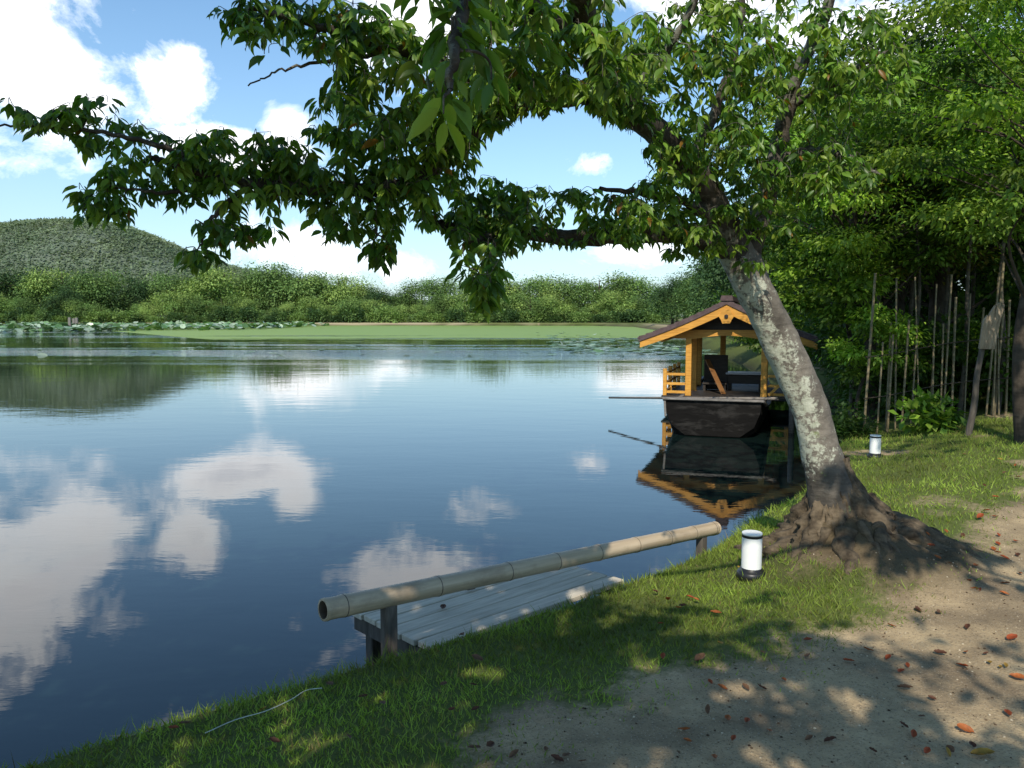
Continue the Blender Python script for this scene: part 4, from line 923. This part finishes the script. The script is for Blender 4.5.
tag(fo_, kind='stuff', label='distant forest covering the hill on the left', cat='forest')

# ------------------------------------------------------------------ floating plants
m, nt, out = new_mat('floating_weed'); v = mapped(nt)
e1 = noise_n(nt, mapped(nt, (.03, .16, 1)), 1.0, 6, .62, .3); e2 = noise_n(nt, mapped(nt, (.5, 1.6, 1)), 1.0, 4, .7)
sp = N(nt, 'ShaderNodeSeparateXYZ'); nt.links.new(v, sp.inputs[0])
edge = ramp(nt, math_n(nt, 'DIVIDE', sp.outputs[1], 200.0), [(.28, 0.0), (.33, .42), (.40, .62), (.55, 1.0)])
al = ramp(nt, math_n(nt, 'ADD', math_n(nt, 'MULTIPLY', edge, .75), math_n(nt, 'ADD', math_n(nt, 'MULTIPLY', math_n(nt, 'SUBTRACT', e1, .5), 1.1), math_n(nt, 'MULTIPLY', math_n(nt, 'SUBTRACT', e2, .5), .5))), [(.40, 0.0), (.52, 1.0)])
c = mixc(nt, e2, (.15, .24, .045), (.22, .31, .075)); c = mixc(nt, ramp(nt, e1, [(.4, 0.0), (.7, .6)]), c, (.20, .29, .05))
p = principled(nt, None, c, .6, spec=.25); tr = N(nt, 'ShaderNodeBsdfTransparent'); mx = N(nt, 'ShaderNodeMixShader')
nt.links.new(al, mx.inputs[0]); nt.links.new(tr.outputs[0], mx.inputs[1]); nt.links.new(p.outputs[0], mx.inputs[2]); nt.links.new(mx.outputs[0], out.inputs['Surface'])
wv = [(-66, 150), (-60, 120), (-40, 92), (-30, 78), (-15, 62), (0, 56), (8, 55), (13, 60), (15, 68), (22, 115), (25, 165), (18, 185), (-20, 190.5), (-70, 188.5), (-80, 175)]
ws = np_mesh('floating_weed', [(x_, y_, WATER + .006) for x_, y_ in wv], list(range(len(wv))), [0])
tag(link('floating_weed', ws, m), kind='stuff', label='bright green floating weed spread over the far half of the pond', cat='water plants')
def pads(name, n, fx, fy, z0, z1, r0, r1, tilt, tints, label, cat):
    x_ = fx(n); y_ = fy(n, x_); K = 9; a_ = np.linspace(.25, 2 * math.pi - .05, K)
    tv = np.vstack([[(0, 0, 0)], np.stack([np.cos(a_), np.sin(a_), np.full(K, .12)], 1)]); tf = [(0, i, i + 1) for i in range(1, K)]
    nr = norm(np.array([0, 0, 1.0]) + tilt * rng.normal(size=(n, 3))); ax = norm(rng.normal(size=(n, 3)) * [1, 1, .05])
    pos = np.stack([x_, y_, WATER + rng.uniform(z0, z1, n)], 1)
    tint = np.array(tints)[rng.integers(0, len(tints), n)] * rng.uniform(.75, 1.25, (n, 1))
    o = link(name, foliage_mesh(name, pos, ax, nr, rng.uniform(r0, r1, n), tint, tv, tf), M['lotus']); tag(o, label, cat, kind='stuff')
LT1 = [(.10, .20, .07), (.16, .28, .12), (.08, .15, .05), (.34, .42, .30)]  # the whitish tint imitates the shine on the leaves
pads('lotus_leaves', 4200, lambda n: rng.uniform(-135, -42, n), lambda n, x_: np.where(rng.random(n) < .5, rng.uniform(118, 150, n), rng.uniform(110, 188, n)) + np.clip(x_ + 62, 0, 40) * .9, .1, .75, .35, .75, .35, LT1, 'raised round lotus leaves in a pale bed on the left of the pond', 'lotus')
pads('lily_pads', 520, lambda n: rng.uniform(3, 13, n), lambda n, x_: 42 + rng.gamma(2.0, 8.0, n) + (12 - x_) * .8, .008, .02, .15, .42, .03, LT1 + [(.2, .3, .2)], 'flat lily pads floating in front of the right-hand shore', 'lily pads')
pads('scattered_pads', 160, lambda n: rng.uniform(-60, 10, n), lambda n, x_: rng.uniform(44, 62, n), .008, .016, .12, .3, .02, LT1, 'few scattered floating pads out on the open water', 'lily pads')
# pale stakes in the lotus bed
sk = MB().box((0, 0, .5), (.42, .3, 3.0), None, .03)
for i, (px, s) in enumerate([(70, 1.0), (74.2, .92), (77, .98)]):
    if i == 0: st0 = sk.build('wooden_stake', M['rim']); o = st0
    else: o = st0.copy(); COL.objects.link(o)
    p = at(px, 328, 133.0); o.location = (p[0], 133.0, WATER); o.scale = (1, 1, s)
    tag(o, ['left one of the three pale stakes standing in the lotus bed', 'middle one of the three pale stakes standing in the lotus bed', 'right one of the three pale stakes standing in the lotus bed'][i], 'stake', 'pale stakes in the lotus bed')

# ------------------------------------------------------------------ grass on the bank
def grass_pts(n, x0, x1, y0, y1):
    x = rng.uniform(x0, x1, n); y = rng.uniform(y0, y1, n)
    px, py, f = project(np.stack([x, y, np.zeros(n)], 1)); k = (px > -60) & (px < 1090) & (py < 830); x, y = x[k], y[k]
    s = sdist(x, y, POND) + .38; dk_, _ = dirt_f(x, y); cl = .5 + vf(x * 4, y * 4, 3)
    k = (s > .06) & (rng.random(len(x)) > dk_ * 1.08 + np.clip(.25 - cl, 0, .3) * 1.5); return x[k], y[k], s[k], dk_[k]
X1 = [grass_pts(120000, -3.2, 3.0, 2.3, 6.6), grass_pts(60000, 1.0, 7.6, 4.0, 11.5)]
x, y, s, dkk = (np.concatenate(a) for a in zip(*X1)); n = len(x); print('blades', n)
pos = np.stack([x, y, ground_h(x, y) - .004], 1)
lean_ = rng.normal(size=(n, 3)) * [.55, .55, 0]; edge_k = np.clip(1 - np.abs(s - .3) / .4, 0, 1)
ax = norm(np.array([0, 0, 1.0]) + lean_); nr = norm(rng.normal(size=(n, 3)) * [1, 1, .1])
hgt = (.020 + .030 * rng.random(n) * (1 + 1.2 * np.clip(vf(x * 3, y * 3, 3), -.4, .8)) + .045 * edge_k * rng.random(n) ** 2 + .06 * (rng.random(n) < .02)) * (1 - .4 * dkk) * np.where(y > 6, 1.25, 1)
tint = np.where(rng.random((n, 1)) < .10, np.array([[.17, .14, .05]]), np.array([[.20, .275, .042]])) * rng.uniform(.6, 1.35, (n, 1)) * (1 + .9 * vf(x * 1.5, y * 1.5, 3))[:, None]; yl = np.clip(vf(x * 2.3 + 40, y * 2.3, 3) * 2.2, 0, 1)[:, None] * rng.random((n, 1)); tint = tint * (1 - .6 * yl) + np.array([[.21, .19, .06]]) * .6 * yl
tag(link('grass', foliage_mesh('grass', pos, ax, nr, hgt, tint, TRI_V, TRI_F, np.where(y > 6, .0075, .0048) * rng.uniform(.7, 1.3, n)), M['grass']), 'short green grass on the bank and beside the path', 'grass', kind='stuff')

# gravel grains and twig scraps on the path
OCT = np.array([(1, 0, 0), (0, 1, 0), (-1, 0, 0), (0, -1, 0), (0, 0, .7), (0, 0, -.7)]); OF = [(0, 1, 4), (1, 2, 4), (2, 3, 4), (3, 0, 4), (1, 0, 5), (2, 1, 5), (3, 2, 5), (0, 3, 5)]
n = 26000; x = rng.uniform(-1.2, 5.5, n); y = rng.uniform(2.3, 8.2, n); dk_, _ = dirt_f(x, y); k = dk_ > .55; x, y = x[k], y[k]; n = len(x)
pos = np.stack([x, y, ground_h(x, y) + .001], 1); tint = np.where(rng.random((n, 1)) < .4, np.array([[.10, .065, .04]]), np.array([[.38, .32, .23]])) * rng.uniform(.4, 1.35, (n, 1))
m, nt, out = new_mat('gravel_grain'); principled(nt, out, attr(nt, 'tint'), .9, spec=.2)
tag(link('gravel', foliage_mesh('gravel', pos, rnd(n) * [1, 1, .2], np.tile([0, 0, 1.0], (n, 1)), .0014 + .0065 * rng.random(n) ** 4, tint, OCT, OF), m), 'loose sand grains and small stones on the bare path', 'gravel', kind='stuff')

# ------------------------------------------------------------------ fallen leaves
def leaf_obj_mesh(name, colr, seed):
    g = np.random.default_rng(seed); nu, nv = 9, 5; vs = []; cols = []
    for i in range(nu):
        t = i / (nu - 1); wdt = .26 * math.sin(math.pi * min(1, t * .93 + .05)) ** .8
        for j in range(nv):
            s_ = (j / (nv - 1) - .5) * 2
            vs.append((s_ * wdt, t - .5, .16 * s_ * s_ * (.6 + .5 * g.random()) * (wdt / .26) + .22 * (t - .5) ** 2 + .02 * g.normal()))
            cols.append(np.array(colr) * (1 - .35 * (1 - abs(s_))) * g.uniform(.75, 1.2))
    q = np.array([(i * nv + j, i * nv + j + 1, i * nv + nv + j + 1, i * nv + nv + j) for i in range(nu - 1) for j in range(nv - 1)])
    me = np_mesh(name, np.array(vs), q.ravel(), np.arange(len(q)) * 4, np.array(cols), True); me.materials.append(M['fallen']); return me
LM = {'orange-red': [leaf_obj_mesh('leaf_red', (.30, .065, .02), 1), leaf_obj_mesh('leaf_red2', (.36, .11, .03), 2)], 'brown': [leaf_obj_mesh('leaf_brown', (.11, .045, .024), 3), leaf_obj_mesh('leaf_brown2', (.16, .085, .045), 4)], 'yellow': [leaf_obj_mesh('leaf_yellow', (.36, .22, .04), 5)]}
FL = [(716, 618, 'orange-red', 1.1), (808, 642, 'orange-red', .9), (740, 572, 'yellow', .8), (668, 604, 'orange-red', 1), (655, 596, 'brown', 1), (690, 602, 'orange-red', .9), (477, 664, 'brown', 1.1), (462, 640, 'brown', .9), (263, 716, 'yellow', .8), (363, 703, 'brown', .8), (173, 735, 'orange-red', .9), (185, 730, 'brown', .9),
      (965, 732, 'orange-red', 1.1), (983, 757, 'yellow', 1.5), (962, 668, 'orange-red', 1), (1012, 640, 'orange-red', 1.2), (905, 690, 'brown', 1.1), (888, 660, 'orange-red', .9), (980, 520, 'orange-red', 1.3), (995, 518, 'orange-red', 1.1), (1000, 462, 'yellow', .9), (700, 664, 'brown', 1.3), (762, 690, 'brown', .8), (830, 743, 'brown', .9), (490, 748, 'brown', 1), (557, 762, 'brown', .9), (330, 690, 'brown', .8), (1018, 680, 'orange-red', 1.2), (940, 655, 'brown', 1), (1005, 585, 'brown', 1), (1020, 575, 'orange-red', .9)]
for i in range(40): FL.append((rng.normal(918, 30), rng.normal(577, 17), str(rng.choice(['orange-red', 'orange-red', 'brown'])), rng.uniform(.8, 1.2)))
for i in range(46): FL.append((rng.uniform(620, 1024), rng.uniform(585, 765), str(rng.choice(['orange-red', 'brown', 'brown', 'yellow'], p=[.35, .3, .25, .1])), rng.uniform(.5, 1.0)))
for i in range(12): FL.append((rng.uniform(200, 640), rng.uniform(690, 766), 'brown', rng.uniform(.5, .9)))
for i in range(14): FL.append((rng.uniform(930, 1024), rng.uniform(455, 560), str(rng.choice(['orange-red', 'brown'])), rng.uniform(.8, 1.1)))
for px, py, kc, s in FL:
    p = atz(px, py, 0); z = gz(p[0], p[1]); p = atz(px, py, z); z = gz(p[0], p[1]); p = atz(px, py, z)
    if sdist(np.array([p[0]]), np.array([p[1]]), POND)[0] < -.2: continue
    dkv = float(dirt_f(np.array([p[0]]), np.array([p[1]]))[0][0])
    nearroot = math.hypot(p[0] - TREE[0] - .1, p[1] - TREE[1]) < .95
    sp_ = 'among the roots of the cherry tree' if nearroot else ('on the bare sandy path' if dkv > .5 else ('on the shaded grass in the lower left' if px < 600 else 'on the sunlit grass'))
    o = bpy.data.objects.new('fallen_leaf', random.choice(LM[kc])); COL.objects.link(o)
    zz = z + .012 + (.018 if dkv < .5 else 0); rr_ = math.hypot(p[0] - TREE[0], (p[1] - TREE[1]) / .85)
    if rr_ < .6: zz = max(zz, z + .04 + .12 * (.6 - rr_) / .6)
    o.location = (p[0], p[1], zz); sc = .056 * s; o.scale = (sc * rng.uniform(.9, 1.2), sc, sc); o.rotation_euler = (rng.normal() * .25, rng.normal() * .25, rng.uniform(0, 6.28))
    tag(o, f'curled {kc} fallen leaf lying {sp_}', 'fallen leaf', f'{kc} fallen leaves {sp_}')
# leaves that fell on the jetty
for i, (u, v_) in enumerate([(.42, .42), (.75, .55)]):
    o = bpy.data.objects.new('fallen_leaf', LM['brown'][i % 2]); COL.objects.link(o); o.location = (n0_[0] + dx_[0] * u + pe[0] * v_, n0_[1] + dx_[1] * u + pe[1] * v_, -.228); o.scale = (.075,) * 3; o.rotation_euler = (0, 0, i * 2.0)
    tag(o, 'brown fallen leaf lying on the grey jetty planks', 'fallen leaf', 'leaves on the jetty')
# pale string in the grass
P = [atz(px, py, -.08) for px, py in ((205, 729), (235, 716), (265, 708), (290, 697), (306, 686), (322, 684))]
P = np.array([(p[0], p[1], gz(p[0], p[1]) + .035) for p in P]); S = spline(P, 5)
tag(MB().tube(S, np.full(len(S), .0021), 6).build('string', M['string'], None, True), 'thin pale string lying in the grass of the lower left bank', 'string')

# ------------------------------------------------------------------ render settings
scene.view_settings.view_transform = 'Standard'; scene.view_settings.look = 'None'; scene.view_settings.exposure = 0; scene.view_settings.gamma = 1
scene.render.engine = 'CYCLES'
c = scene.cycles; c.max_bounces = 6; c.diffuse_bounces = 3; c.glossy_bounces = 3; c.transmission_bounces = 3; c.transparent_max_bounces = 8; c.use_denoising = True; c.sample_clamp_indirect = 6
